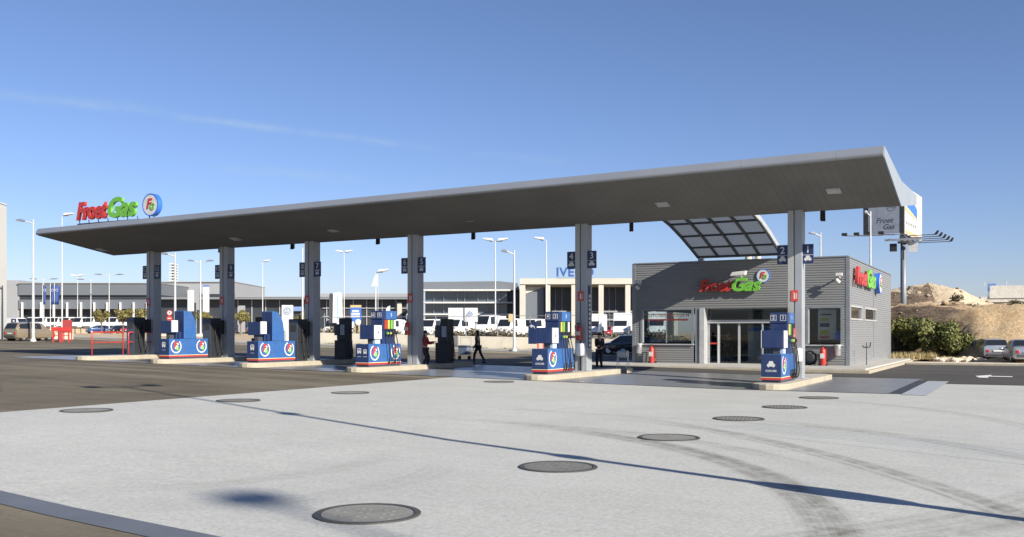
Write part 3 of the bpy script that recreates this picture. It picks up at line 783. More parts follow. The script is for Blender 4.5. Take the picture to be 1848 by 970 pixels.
def column_bin(i, label, m):
    t = thing('waste_bin', label, 'bin', (COLX[i] + (.1 if i else .12), 35.88, ground(COLX[i]) + .2), 0, 'bins hung on columns')
    MB().lathe([(.15, .62), (.2, .66), (.21, 1.12), (.2, 1.14), (.19, 1.12), (.18, .7)], n=20).build('bucket', m, t, auto=45)
    MB().box(-.03, .03, .15, .22, .0, 1.0).build('post', M_steel, t)
    MB().lathe([(.21, 1.12), (.215, 1.15), (.19, 1.16), (.18, 1.12)], n=20).build('rim', M_alu, t)
column_bin(1, 'silver round bin in front of the second column', M_alu)
column_bin(0, 'white tapered bin in front of the first column', M_white)
# the strip of small plates on the right face of the second column
t = thing('price_ladder', 'navy strip of small white plates on the right face of the second column', 'price board', (COLX[1] + .275, 36.36, ground(COLX[1]) + 1.15))
MB().box(0, .02, -.12, .12, 0, 2.6).build('backing', M_navy, t)
for k in range(12): MB().box(.021, .028, -.09, .09, .06 + k * .185, .18 + k * .185).build('plate', M_white, t)
# red hoop barriers on the leftmost island
for k, (px, lab) in enumerate(((192, 'red tubular hoop barrier nearer the viewer on the leftmost island'), (216, 'red tubular hoop barrier behind its twin on the leftmost island'))):
    X = COLX[5] - .15 + .3 * k; Y = (32.6, 34.6)[k]
    t = thing('hoop_barrier', lab, 'barrier', (X, Y, ISL[5][1]), 0, 'red hoop barriers')
    L = 1.9
    MB().tube([(0, 0, 0), (0, 0, 1.15), (0, .06, 1.2), (0, L - .06, 1.2), (0, L, 1.15), (0, L, 0)], .035).build('hoop', M_red, t, smooth=True)
    MB().tube([(0, 0, .68), (0, L, .68)], .025).build('mid_rail', M_red, t)
# ---------------------------------------------------------------- the shop building
SX0, SX1, SY0, SY1, SZ0, SZ1 = -19.4, -7.9, 50.5, 68.0, .15, 5.8
M_corr = mat('corrugated_sheet', (.2, .206, .21), .45, .15, var=.05, scale=.5)
M_trim = mat('grey_trim', (.22, .24, .26), .45, .4)
M_lframe = mat('light_frame', (.42, .43, .44), .45, .3)
M_lsheet_ = mat('fridge_door', (.4, .42, .44), .3)
M_in = mat('interior_wall', (.42, .41, .39), .8)
M_inf = mat('interior_floor', (.3, .29, .28), .35)
M_side = mat('side_sheet', (.222, .229, .238), .45, .15, var=.05, scale=.5)
shop = thing('station_shop', 'flat roofed station shop clad in horizontal corrugated grey metal', 'shop', (0, 0, 0))
def corr_profile(z0, z1, p=.125, d=.02):
    n = max(1, round((z1 - z0) / p)); p = (z1 - z0) / n; out = []
    for i in range(n):
        z = z0 + i * p
        out += [(0, z), (0, z + p * .45), (d, z + p * .58), (d, z + p * .87)]
    return out + [(0, z1)]
def corr_front(x0, x1, z0, z1, y=SY0):
    pr = [(y + a, z) for a, z in corr_profile(z0, z1)]
    return MB().prism(pr + [(y + .09, z1), (y + .09, z0)], x0, x1, 'x')
def corr_right(y0, y1, z0, z1, x=SX1):
    pr = [(x - a, z) for a, z in corr_profile(z0, z1)]
    return MB().prism(pr + [(x - .09, z1), (x - .09, z0)], y0, y1, 'y')
WZ0, WZ1 = 1.35, 3.18
corr_front(SX0 + .1, SX1 - .1, WZ1 + .06, SZ1 - .06).build('wall_cladding', M_corr, shop)
corr_front(SX0 + .1, -15.95, SZ0 + .05, WZ0 - .06).build('wall_cladding', M_corr, shop)
corr_front(-9.95, SX1 - .1, SZ0 + .05, WZ0 - .06).build('wall_cladding', M_corr, shop)
corr_front(SX0 + .1, -19.02, WZ0 - .05, WZ1 + .05).build('wall_cladding', M_corr, shop)
corr_front(-8.17, SX1 - .1, WZ0 - .05, WZ1 + .05).build('wall_cladding', M_corr, shop)
# corners
for x in (SX0, SX1):
    MB().box(x - .1, x + .1, SY0 - .01, SY0 + .1, SZ0, SZ1 - .03).build('corner_trim', M_trim, shop, bevel=.006)
MB().box(SX0 - .02, SX1 + .03, SY0 - .03, SY0 + .12, SZ1 - .055, SZ1 + .01).build('coping', M_trim, shop)
MB().box(SX1 - .1, SX1 + .03, SY0 + .123, SY1, SZ1 - .055, SZ1 + .01).build('coping', M_trim, shop)
# right side wall with two windows
W1 = (51.3, 55.3); W2 = (56.3, 61.0); SZW0, SZW1 = 2.62, 3.28
for y0, y1, z0, z1 in ((SY0 + .1, SY1, SZW1 + .05, SZ1 - .06), (SY0 + .1, SY1, SZ0 + .3, SZW0 - .05), (SY0 + .1, W1[0] - .06, SZW0 - .045, SZW1 + .045),
                       (W1[1] + .06, W2[0] - .06, SZW0 - .045, SZW1 + .045), (W2[1] + .06, SY1, SZW0 - .045, SZW1 + .045)):
    corr_right(y0, y1, z0, z1).build('side_cladding', M_side, shop)
MB().box(SX1 - .09, SX1 + .01, SY0 + .1, SY1, SZ0, SZ0 + .295).build('plinth', M_side, shop)
for y in (59.8,): MB().box(SX1 + .002, SX1 + .012, y - .03, y + .03, SZ0 + .3, SZ1 - .06).build('sheet_joint', M_trim, shop)
for (y0, y1) in (W1, W2):
    mb = MB()
    for a in ((y0 - .06, y0 + .05, SZW0 - .05, SZW1 + .05), (y1 - .05, y1 + .06, SZW0 - .05, SZW1 + .05), (y0 + .05, y1 - .05, SZW0 - .05, SZW0 + .04), (y0 + .05, y1 - .05, SZW1 - .04, SZW1 + .05)):
        mb.box(SX1 - .1, SX1 + .03, *a)
    fr = mb.build('window', M_lframe, shop)
    MB().box(SX1 - .09, SX1 - .075, y0 + .05, y1 - .05, SZW0 + .04, SZW1 - .04).build('pane', M_dglass, fr)
# roof, back wall, left wall with glazing
MB().box(SX0 + .1, SX1 - .1, SY0 + .13, SY1, 5.3, 5.55).build('roof', M_trim, shop)
MB().box(SX0, SX1, SY1, SY1 + .1, SZ0, SZ1).build('wall', M_corr, shop)
for y0, y1, z0, z1 in ((SY0 + .1, SY1, WZ1, SZ1 - .02), (SY0 + .1, SY1, SZ0, WZ0), (63.5, SY1, WZ0, WZ1), (SY0 + .1, SY0 + .3, WZ0, WZ1)):
    MB().box(SX0, SX0 + .1, y0, y1, z0, z1).build('wall', M_corr, shop)
MB().box(SX0 + .04, SX0 + .055, SY0 + .3, 63.5, WZ0, WZ1).build('window', M_glass, shop)
MB().box(SX0 + .1, SX1 - .1, SY0 + .2, SY1, SZ0, SZ0 + .02).build('floor', M_inf, shop)
MB().box(SX0 + .1, SX1 - .1, SY0 + .14, SY1, 3.2, 3.28).build('ceiling', M_in, shop)
MB().box(-15.4, SX1 - .12, 60.0, 60.15, SZ0, 3.2).build('inner_wall', M_in, shop)
# front windows
def front_window(x0, x1, mull):
    mb = MB()
    mb.box(x0 - .07, x0 + .05, SY0 - .03, SY0 + .1, WZ0 - .06, WZ1 + .06); mb.box(x1 - .05, x1 + .07, SY0 - .03, SY0 + .1, WZ0 - .06, WZ1 + .06)
    mb.box(x0 + .05, x1 - .05, SY0 - .03, SY0 + .1, WZ1 - .02, WZ1 + .06)
    for m_ in mull: mb.box(m_ - .025, m_ + .025, SY0 + .02, SY0 + .08, WZ0 - .01, WZ1 - .02)
    fr = mb.build('window', M_trim, shop)
    MB().box(x0 + .05, x1 - .05, SY0 + .05, SY0 + .062, WZ0 - .01, WZ1 - .02).build('pane', M_glass, fr)
    MB().box(x0 - .1, x1 + .1, SY0 - .1, SY0 + .1, WZ0 - .12, WZ0 - .062).build('sill', M_lframe, fr)
    MB().box(x0 - .002, x0 + .1, SY0 + .003, SY0 + .1, WZ0, WZ1 - .03).build('reveal', M_lframe, fr)
    return fr
wl = front_window(-18.93, -16.0, (-17.5,))
wr = front_window(-9.9, -8.2, ())
text('window_lettering', 'AUTOSERVICIO 24 H', .27, mat('red_vinyl', (.13, .012, .012), .6), wl, (-17.45, SY0 + .045, 2.86), 'f', ext=.002, space=1.0)
MB().box(-18.6, -16.25, SY0 + .042, SY0 + .046, 2.57, 2.66).build('window_lettering', MATS['red_vinyl'], wl)
# pillar left of the door and recessed entrance
MB().box(-15.85, -15.6, SY0 + .004, SY0 + .12, SZ0, WZ1 + .058).build('pillar', M_trim, shop)
MB().box(-15.598, -15.32, SY0 - .06, SY0 + .75, SZ0, WZ1 + .058).build('pillar', M_lframe, shop, bevel=.01)
MB().box(-10.2, -9.98, SY0 - .02, SY0 + .75, SZ0, WZ1 + .058).build('pillar', M_trim, shop)
ey = SY0 + .6
ent = MB(); ent.box(-15.31, -10.21, ey - .08, ey + .08, 2.42, 2.6)
en = ent.build('entrance', M_lframe, shop)
mb = MB()
mb.box(-15.31, -10.21, ey + .0, ey + .012, 2.605, WZ1 + .05); mb.build('transom_glass', M_glass, en)
DX = [-15.28, -14.72, -13.6, -12.35, -10.25]
for i in range(4):
    a, c_ = DX[i], DX[i + 1]
    yy = ey + (.05 if i in (1, 2) else 0)
    mb = MB()
    for x in (a, c_ - .06): mb.box(x, x + .06, yy - .03, yy + .03, SZ0 + .02, 2.415)
    mb.box(a + .06, c_ - .06, yy - .03, yy + .03, SZ0 + .02, SZ0 + .1)
    d_ = mb.build('sliding_door', M_lframe, shop)
    MB().box(a + .06, c_ - .06, yy - .006, yy + .006, SZ0 + .1, 2.41).build('pane', M_glass, d_)
MB().box(-15.2, -14.75, ey - .04, ey - .034, 1.28, 1.36).build('door_lettering', M_red, shop)
# roof posts and chimneys
chx = at_row(1362, 56)[0]
for k, (x, lab) in enumerate(((chx - .35, 'wider pale flue pipe on the shop roof'), (chx + .2, 'slimmer pale flue pipe on the shop roof'))):
    t = thing('flue_pipe', lab, 'flue', (x, 56, 5.55), 0, 'flue pipes on the shop roof')
    MB().lathe([(.22 - .05 * k, 0), (.22 - .05 * k, 1.3), (.001, 1.3)], n=14).build('pipe', M_cream, t)
    MB().lathe([(.3 - .05 * k, 1.32), (.3 - .05 * k, 1.42), (.001, 1.45)], n=14).build('cowl', M_steel, t)

# glazed link roof between canopy and shop
M_trans, nt, b = new_mat('frosted_panel')
out = M_trans.node_tree.nodes['Material Output']; M_trans.node_tree.nodes.remove(b)
tr = nt.n('ShaderNodeBsdfTransparent', ins={0: (.55, .58, .62, 1)}); tl = nt.n('ShaderNodeBsdfTranslucent', ins={0: (.42, .45, .48, 1)}); df = nt.n('ShaderNodeBsdfDiffuse', ins={0: (.3, .32, .34, 1)})
m1 = nt.n('ShaderNodeMixShader', ins={0: .35, 1: tl.outputs[0], 2: df.outputs[0]})
m2 = nt.n('ShaderNodeMixShader', ins={0: .8, 1: tr.outputs[0], 2: m1.outputs[0]}); nt.t.links.new(m2.outputs[0], out.inputs[0])
link = thing('glazed_link_roof', 'curved grey framed translucent roof linking the canopy to the shop', 'canopy', (0, 0, 0))
ctrl = [(40.8, 7.95), (42.5, 7.93), (44.2, 7.72), (46.0, 7.42), (47.8, 6.98), (49.4, 6.52), (50.7, 6.12)]
LX0, LX1 = -15.75, -11.3
def arc_strip(x0, x1, dz0, dz1):
    mb = MB(); n = len(ctrl)
    vs = []
    for (y, z) in ctrl: vs += [(x0, y, z + dz0), (x1, y, z + dz0), (x1, y, z + dz1), (x0, y, z + dz1)]
    fs = [(0, 1, 2, 3)] + [(4 * i + k, 4 * i + (k + 1) % 4, 4 * i + 4 + (k + 1) % 4, 4 * i + 4 + k) for i in range(n - 1) for k in range(4)] + [tuple(4 * n - 4 + q for q in range(4))]
    return mb.add(vs, fs)
xs = [LX0 + (LX1 - LX0) * i / 4 for i in range(5)]
for x in xs: arc_strip(x - .05, x + .05, -.16, 0).build('rib', M_dgrey, link)
arc_strip(LX1 + .055, LX1 + .13, -.2, .06).build('edge_flashing', M_lframe, link)
for i in range(4):
    arc_strip(xs[i] + .052, xs[i + 1] - .052, -.03, -.015).build('frosted_pane', M_trans, link)
for j in range(len(ctrl)):
    y, z = ctrl[j]
    MB().box(LX0, LX1, y - .05, y + .05, z - .135, z - .035).build('purlin', M_dgrey, link)
MB().box(LX0 - .1, LX1 + .1, 50.85, 51.05, 5.98, 6.16).build('end_beam', M_steel, link, bevel=.01)
for x in (LX0 + .1, LX1 - .05): MB().box(x - .14, x + .14, 50.82, 51.08, 5.5, 5.98).build('post', M_steel, link)
# signs on the shop
letters('red and green letter sign on the front wall of the shop', (-15.55, SY0 - .12, 4.05), .72, 'f', GS, 0, 3.35)
emblem_thing('round emblem sign on the shop front above the green letters', (-12.15, SY0 - .06, 4.9), .36, 'f', 0, .14)
letters('letter sign on the sunlit right side wall of the shop', (SX1 + .12, 51.9, 4.35), 1.0, 'r', GS, 0, 7.0)
t = emblem_thing('round emblem sign on the right side wall of the shop', (SX1 + .3, 60.6, 4.85), .62, 'r', 0, .28)
for k, (px, y, lab) in enumerate(((1335, 503, 'white flood lamp above the letters on the shop front'),)):
    t = thing('flood_lamp', lab, 'lamp', (-13.3, SY0, 4.95))
    MB().tube([(0, .02, -.1), (0, -.6, .1)], .03).build('arm', M_white, t)
    MB().prism([(-.42, -.06), (.38, -.02), (.44, .2), (-.3, .14)], -.85, -.5, 'y').build('lamp_head', M_white, t, bevel=.02)
for x, z, lab, s_ in ((-8.3, 4.72, 'white security camera near the right corner of the shop front', 1), (-19.0, 4.62, 'pale security camera at the left end of the shop front', 1)):
    t = thing('security_camera', lab, 'camera', (x, SY0, z), 0, 'security cameras on the shop')
    MB().tube([(0, .02, 0), (0, -.3, 0), (.05, -.42, .06)], .045).build('bracket', M_white, t)
    MB().box(-.12, .22, -.56, -.4, .04, .2).build('housing', M_white, t, bevel=.02)
    MB().cyl((-.1, -.46, -.12), (.05, -.4, -.3), .09, .1).build('lens_hood', M_white, t)
# things on the pavement in front of the shop
def wheeled_ext(label, x, y):
    t = thing('wheeled_extinguisher', label, 'fire extinguisher', (x, y, .15), 0, 'wheeled red extinguishers')
    MB().lathe([(.13, .1), (.15, .14), (.15, .82), (.11, .93), (.05, .98), (.05, 1.04)], n=20).build('cylinder', M_red, t, auto=45)
    MB().tube([(-.12, .17, .08), (-.12, .2, .95), (.12, .2, .95), (.12, .17, .08)], .018).build('handle', M_red, t)
    for s_ in (-1, 1): MB().cyl((s_ * .17, .12, .1), (s_ * .21, .12, .1), .1).build('wheel', M_black, t)
    MB().tube([(.05, 0, 1.02), (.2, -.05, .95), (.22, -.02, .5), (.15, .05, .3)], .018).build('hose', M_black, t)
    MB().box(-.06, .06, -.05, .05, 1.04, 1.1).build('valve', M_dark, t)
    MB().box(-.1, .1, -.16, -.13, .45, .7).build('label_plate', M_white, t)
wheeled_ext('red wheeled extinguisher below the left shop window', -18.2, 50.1)
wheeled_ext('red wheeled extinguisher below the right shop window', -9.05, 50.1)
def wall_bin(label, x):
    t = thing('waste_bin', label, 'bin', (x, SY0 - .2, .75), 0, 'bins on the shop wall')
    MB().lathe([(.13, 0), (.15, .03), (.17, .5), (.17, .52), (.14, .5)], n=20).build('bucket', M_alu, t, auto=45)
    MB().lathe([(.175, .5), (.18, .54), (.15, .55)], n=20).build('rim', M_white, t)
wall_bin('shiny round bin on the wall left of the left extinguisher', -19.0)
wall_bin('white round bin on the wall right of the right extinguisher', -8.35)
mb = MB()
for k in range(4):
    mb.tube([(.36 * math.cos(a * PI / 9) * (1 - .06 * k), -.05 - .03 * k, .36 * math.sin(a * PI / 9) * (1 - .06 * k)) for a in range(19)], .03, n=6)
o = mb.build('hose_coil', M_dark, None, (-9.75, SY0 - .04, .62)); tag(o, 'dark coiled hose hanging low on the wall beside the first column', 'hose')
t = thing('price_poster', 'white poster board with yellow blocks inside the right shop window', 'poster', (-9.0, SY0 + .5, 1.55))
MB().box(-.45, .45, 0, .03, 0, 1.55).build('board', M_white, t)
for z, m, x0, x1, h in ((.95, M_yellow, -.36, .1, .16), (.65, M_navy, -.36, .12, .2), (.22, M_yellow, -.36, .12, .28), (.06, M_red, -.36, .12, .12), (1.25, M_dgrey, -.3, .2, .08)):
    MB().box(x0, x1, -.008, 0, z, z + h).build('printed_block', m, t)
t = thing('blue_bucket', 'blue bag on the ledge inside the right shop window', 'bag', (-8.4, SY0 + .5, 1.5))
MB().lathe([(.16, 0), (.22, .1), (.2, .3), (.12, .42), (.16, .5)], n=12).build('body', mat('blue_bag', (.03, .2, .65), .5), t)
MB().tube([(-.1, 0, .48), (0, 0, .62), (.1, 0, .48)], .015).build('handle', M_dark, t)
# shop fittings seen through the glass
for k, (x, y, lab) in enumerate(((-13.0, 57.5, 'shelf rack inside the shop behind the left door leaf'), (-11.2, 57.5, 'shelf rack inside the shop behind the right door leaf'), (-16.9, 58.5, 'shelf rack inside the shop behind the left window'))):
    t = thing('shelf_rack', lab, 'shelf', (x, y, .17), 0, 'shelf racks in the shop')
    for s_ in (-.7, .7): MB().box(s_ - .03, s_ + .03, -.2, .2, 0, 1.8).build('upright', M_white, t)
    for q in range(4): MB().box(-.66, .66, -.2, .2, .2 + .45 * q, .24 + .45 * q).build('shelf', M_white, t)
t = thing('drinks_fridge', 'tall pale drinks fridge inside the shop behind the person', 'fridge', (-13.3, 55.0, .17))
MB().box(-.75, .75, -.3, .3, 0, 2.1).build('cabinet', M_white, t, bevel=.02)
for s_ in (-.37, .37): MB().box(s_ - .33, s_ + .33, -.33, -.302, .2, 1.75).build('door', M_lsheet_, t)
MB().box(-.7, .7, -.32, -.302, 1.82, 2.05).build('top_panel', M_rim, t)
t = thing('shop_counter', 'low grey counter inside the shop behind the left window', 'counter', (-17.8, 56.0, .17))
MB().box(-1.1, 1.1, -.35, .35, 0, 1.0).build('base', M_dgrey, t); MB().box(-1.15, 1.15, -.4, .4, 1.0, 1.06).build('counter_top', M_white, t)
# standpipe on the right side pavement
sx, sy = -7.25, 52.3
t = thing('air_standpipe', 'thin standpipe with two small taps beside the shop side wall', 'standpipe', (sx, sy, .15))
MB().cyl((0, 0, 0), (0, 0, 1.25), .025).build('pipe', M_dgrey, t)
MB().lathe([(.12, 0), (.12, .03), (.03, .04)], n=12).build('base', M_dgrey, t)
for s_ in (-1, 1): MB().tube([(0, 0, 1.0), (s_ * .16, 0, 1.0), (s_ * .2, 0, 1.25 if s_ > 0 else 1.1)], .03).build('tap', M_dark, t)
# white hose drum stand on the second island
t = thing('hose_drum', 'white hose drum on a thin tubular stand on the second island', 'hose drum', (COLX[1] + .2, 40.3, ISL[1][1])); t.scale = (.7, .7, .64)
D_ = MB().cyl((-.3, 0, .95), (.3, 0, .95), .26, n=20).build('drum', M_white, t, auto=40)
MB().cyl((.302, 0, .95), (.33, 0, .95), .28, n=20).build('flange', M_alu, t)
for s_ in (-.34, .36):
    for q in (-.25, .25): MB().tube([(s_, q, 0), (s_, 0, .95)], .022).build('leg', M_white, t)
MB().lathe([(.15, 1.2), (.15, 1.32), (.05, 1.34)], n=14).build('cap', mat('blue_cap', (.15, .25, .5), .5), t)
# grey equipment trolley beyond the islands
tx, ty = at_depth(838, 56)
t = thing('equipment_trolley', 'grey box trolley with a tubular handle left of the walking woman', 'trolley', (tx, ty, ground(tx))); t.scale = (.85, .85, .85)
MB().box(-.35, .35, -.25, .25, .35, 1.0).build('box', mat('trolley_grey', (.1, .13, .19), .6), t, bevel=.03)
MB().box(-.36, .36, -.26, .26, .86, .93).build('dark_band', M_dark, t)
MB().tube([(-.42, .2, 0), (-.42, .2, 1.55), (.42, .2, 1.55), (.42, .2, 0)], .022).build('handle', M_steel, t)
for s_ in (-.38, .38): MB().cyl((s_ - .05, 0, .14), (s_ + .05, 0, .14), .14).build('wheel', M_black, t)

# ---------------------------------------------------------------- vehicles
def section(st):
    x, zb, zs, zr, wb, wr = st
    return [(wb * .86, zb), (wb * .98, zb + .1), (wb, zb + (zs - zb) * .55), (wb * .965, zs), (wr, max(zs + .002, zr - .05)), (wr * .72, max(zs + .004, zr - .008)), (0, max(zs + .006, zr + .012))]
WR_ = .32
def vehicle(name, label, cat, loc, rotz, st, paint, group=None, side=((),), screen=None, rear=None, wheels=(-1.3, 1.3), wr=.32, tw=.78, lights=True, cladding=None):
    """lofted body: stations along x (front at +x), windows laid on the body, four wheels, lamps and bumpers"""
    t = thing(name, label, cat, loc, rotz, group)
    secs = []
    for s_ in st:
        h = section(s_); secs.append([(s_[0], y, z) for y, z in h] + [(s_[0], -y, z) for y, z in h[-2::-1]])
    n = len(secs[0]); vs = [p for s_ in secs for p in s_]
    fs = [(i * n + k, i * n + k + 1, (i + 1) * n + k + 1, (i + 1) * n + k) for i in range(len(secs) - 1) for k in range(n - 1)]
    fs += [(i * n, i * n + n - 1, (i + 1) * n + n - 1, (i + 1) * n)[::-1] for i in range(len(secs) - 1)]
    fs += [tuple(range(n)), tuple(range((len(secs) - 1) * n + n - 1, (len(secs) - 1) * n - 1, -1))]
    MB().add(vs, fs).build('body', paint, t, auto=38)
    H = [section(s_) for s_ in st]
    for (i, j) in side:
        for sg in (-1, 1):
            def P(q, f):
                a, b_ = H[q][3], H[q][4]; y = a[0] + (b_[0] - a[0]) * f; z = a[1] + (b_[1] - a[1]) * f
                return (st[q][0], sg * (y + .012), z)
            ins = .05
            p = [P(i, .1), P(j, .1), P(j, .88), P(i, .88)]
            p = [(p[k][0] + (ins if (k in (0, 3)) == (st[i][0] < st[j][0]) else -ins), p[k][1], p[k][2]) for k in range(4)]
            q_ = [(a, b_ - sg * .02, c_) for a, b_, c_ in p]
            MB().add(p + q_, [(0, 1, 2, 3), (7, 6, 5, 4), (0, 4, 5, 1), (1, 5, 6, 2), (2, 6, 7, 3), (3, 7, 4, 0)]).build('side_window', M_carglass, t)
    for nm, ij in (('windscreen', screen), ('rear_window', rear)):
        if not ij: continue
        i, j = ij
        def Q(q, sg, f):
            a, b_ = H[q][4], H[q][6]; return Vector((st[q][0], sg * a[0] * .93, a[1] + .03))
        a0, a1, b0, b1 = Q(i, -1, 0), Q(i, 1, 0), Q(j, -1, 0), Q(j, 1, 0)
        nrm = (a1 - a0).cross(b0 - a0).normalized()
        if nrm.z < 0: nrm = -nrm
        c0 = [a0.lerp(b0, .07), a1.lerp(b1, .07), a1.lerp(b1, .9), a0.lerp(b0, .9)]
        p = [v_ + nrm * .03 for v_ in c0]; q_ = [v_ - nrm * .02 for v_ in c0]
        MB().add(p + q_, [(0, 1, 2, 3), (7, 6, 5, 4), (0, 4, 5, 1), (1, 5, 6, 2), (2, 6, 7, 3), (3, 7, 4, 0)]).build(nm, M_carglass, t)
    for wx in wheels:
        for sg in (-1, 1):
            MB().cyl((wx, sg * (tw + .015), wr + .02), (wx, sg * (tw - .2), wr + .02), wr + .07, n=20).build('wheel_arch', M_black, t)
            wh = MB().cyl((wx, sg * (tw + .035), wr), (wx, sg * (tw - .16), wr), wr, n=20).build('wheel', M_black, t)
            MB().cyl((wx, sg * (tw + .04), wr), (wx, sg * (tw + .02), wr), wr * .62, n=14).build('rim', M_alu, wh)
    if lights:
        f, r_ = st[-1], st[0]
        for sg in (-1, 1):
            MB().ball((f[0] - .06, sg * f[4] * .74, f[1] + (f[2] - f[1]) * .68), (.1, .17, .1)).build('headlight', mat('head_lamp', (.75, .77, .78), .15), t, smooth=True)
            MB().box(r_[0] - .03, r_[0] + .09, sg * r_[4] * .72, sg * r_[4] * .97, r_[1] + (r_[2] - r_[1]) * .55, r_[2] - .02).build('tail_light', mat('tail_lamp', (.35, .015, .012), .25), t, bevel=.02)
            MB().box(.5 * (st[-2][0] + st[-3][0]) - .05, .5 * (st[-2][0] + st[-3][0]) + .07, sg * (tw + .02), sg * (tw + .2), f[2] + .1, f[2] + .24).build('wing_mirror', paint, t, bevel=.03)
        MB().box(f[0] - .1, f[0] + .03, -f[4] * .9, f[4] * .9, f[1] + .02, f[1] + .2).build('front_bumper', M_dgrey, t, bevel=.03)
        MB().box(r_[0] - .05, r_[0] + .1, -r_[4] * .9, r_[4] * .9, r_[1] + .02, r_[1] + .18).build('rear_bumper', M_dgrey, t, bevel=.03)
        MB().box(r_[0] - .056, r_[0] - .04, -.25, .25, r_[1] + .28, r_[1] + .39).build('number_plate', M_white, t)
    return t
ST_HATCH = [(-1.98, .3, .72, .74, .70, .62), (-1.94, .24, .92, .96, .80, .68), (-1.55, .2, .95, 1.38, .83, .6), (-.6, .2, .94, 1.46, .84, .62), (.35, .2, .92, 1.42, .84, .61), (1.1, .2, .90, .93, .84, .72), (1.75, .22, .78, .80, .80, .66), (2.02, .3, .62, .64, .66, .55)]
KW_H = dict(side=((2, 3), (3, 4)), screen=(5, 4), rear=(1, 2), wheels=(-1.3, 1.28))
ST_SEDAN = [(-2.2, .32, .78, .8, .68, .6), (-2.12, .24, .92, .95, .80, .68), (-1.5, .2, .95, .99, .83, .66), (-.95, .2, .94, 1.38, .84, .58), (.3, .2, .92, 1.41, .84, .59), (1.1, .2, .90, .93, .84, .72), (1.85, .22, .78, .80, .80, .66), (2.15, .3, .62, .64, .66, .55)]
KW_S = dict(side=((3, 4),), screen=(5, 4), rear=(2, 3), wheels=(-1.35, 1.4))
ST_MPV = [(-2.05, .32, .8, .82, .72, .62), (-2.0, .24, 1.0, 1.04, .82, .7), (-1.75, .2, 1.02, 1.58, .86, .64), (-.6, .2, 1.0, 1.66, .87, .66), (.55, .2, .97, 1.6, .87, .64), (1.45, .2, .93, .96, .86, .72), (1.9, .22, .8, .82, .82, .66), (2.1, .3, .64, .66, .68, .55)]
KW_M = dict(side=((2, 3), (3, 4)), screen=(5, 4), rear=(1, 2), wheels=(-1.3, 1.35), wr=.33)
ST_VAN = [(-2.7, .35, 1.2, 2.1, .92, .84), (-2.65, .25, 1.25, 2.25, .97, .86), (-.2, .22, 1.25, 2.32, .98, .86), (1.3, .22, 1.2, 2.26, .98, .82), (1.95, .22, 1.12, 1.25, .97, .84), (2.5, .25, .9, .95, .92, .78), (2.65, .35, .7, .73, .8, .66)]
KW_V = dict(side=((2, 3),), screen=(4, 3), rear=None, wheels=(-1.6, 1.75), wr=.34, tw=.9)
P_silver = mat('silver_paint', (.38, .4, .43), .25, .6, var=.03, coat=.6)
P_gold = mat('gold_paint', (.30, .24, .16), .28, .5, var=.03, coat=.6)
P_black = mat('black_paint', (.015, .016, .018), .2, .2, var=.03, coat=.8)
P_blue = mat('dark_blue_paint', (.02, .05, .14), .22, .3, var=.03, coat=.7)
P_red = mat('red_paint', (.4, .02, .02), .25, .1, var=.03, coat=.7)
P_white = mat('white_vehicle_paint', (.68, .68, .67), .3, 0, var=.03, coat=.5)
P_grey = mat('grey_blue_paint', (.12, .15, .19), .25, .4, var=.03, coat=.6)

# three cars parked at the right in front of the quarry
GC = 'cars parked below the quarry slope'
x, y = at_depth(1843, 58.5); vehicle('parked_car', 'pale silver saloon car cut by the right edge of the photo', 'car', (x, y, .1), R(100), ST_SEDAN, P_silver, GC, **KW_S)
x, y = at_depth(1787, 63.5); vehicle('parked_car', 'silver hatchback between the bushes and the silver saloon', 'car', (x, y, .1), R(104), ST_HATCH, P_silver, GC, **KW_H)
x, y = at_depth(1762, 66.5); vehicle('parked_car', 'dark car half hidden between the bushes and the silver hatchback', 'car', (x, y, .05), R(110), ST_HATCH, P_grey, GC, **KW_H)

# ---------------------------------------------------------------- quarry slope, bushes, overpass, billboard at the right
def sstep(a, b_, v_):
    q = min(1, max(0, (v_ - a) / (b_ - a))); return q * q * (3 - 2 * q)
def hill_z(x, y):
    n1 = noise.noise(Vector((x * .06, y * .06, 0))); n2 = noise.noise(Vector((x * .3, y * .3, 3))); n3 = noise.noise(Vector((x * 1.1, y * 1.1, 8)))
    toe = 69 + 2.5 * n1
    rock = sstep(-3.4, -5.0, x + .127 * max(0, y - 88) + 1.2 * n1)
    gully = abs(noise.noise(Vector((x * .55, y * .05, 21)))) * sstep(70, 76, y) * sstep(90, 84, y)
    z = 3.9 * sstep(toe + 3.5 * rock, toe + 12 + 2 * n1, y + .9 * n2 * rock) * (1 + .1 * n2) + .42 * n2 + (.24 + .3 * rock) * n3 - .8 * gully * (1 - rock)
    z += (1.5 + 1.8 * sstep(-3.5, -9, x)) * sstep(112 + 6 * n1 + 10 * (1 - rock) + 6 * rock, 124 + 6 * n1 + 14 * (1 - rock), y) * (.85 + .35 * n1)
    z += 1.8 * math.exp(-((x - (-11.5)) ** 2 / 50 + (y - 152) ** 2 / 300))
    z *= sstep(-34, -16, x) * .9 + .1
    return max(-.06, z - .06) + (.0 if z > .3 else 0)
M_hill, nt, b = new_mat('quarry_earth')
v = nt.coord(); sep = nt.n('ShaderNodeSeparateXYZ', ins={0: v})
geo = nt.n('ShaderNodeNewGeometry'); sl_ = nt.n('ShaderNodeSeparateXYZ', ins={0: geo.outputs['Normal']}).outputs[2]
n1 = nt.noise(v, .18, 6, .65); n2 = nt.noise(v, 1.3, 6, .75); n4 = nt.noise(v, 4.5, 5, .8); n3 = nt.noise(nt.coord((1, 1, 4)), 1.1, 6, .7, .5)
c = nt.mix(nt.ramp(n1, .3, .7), (.5, .35, .19), (.62, .48, .31))
c = nt.mix(nt.math('MULTIPLY', nt.ramp(n2, .5, .75), .6), c, (.58, .48, .34))
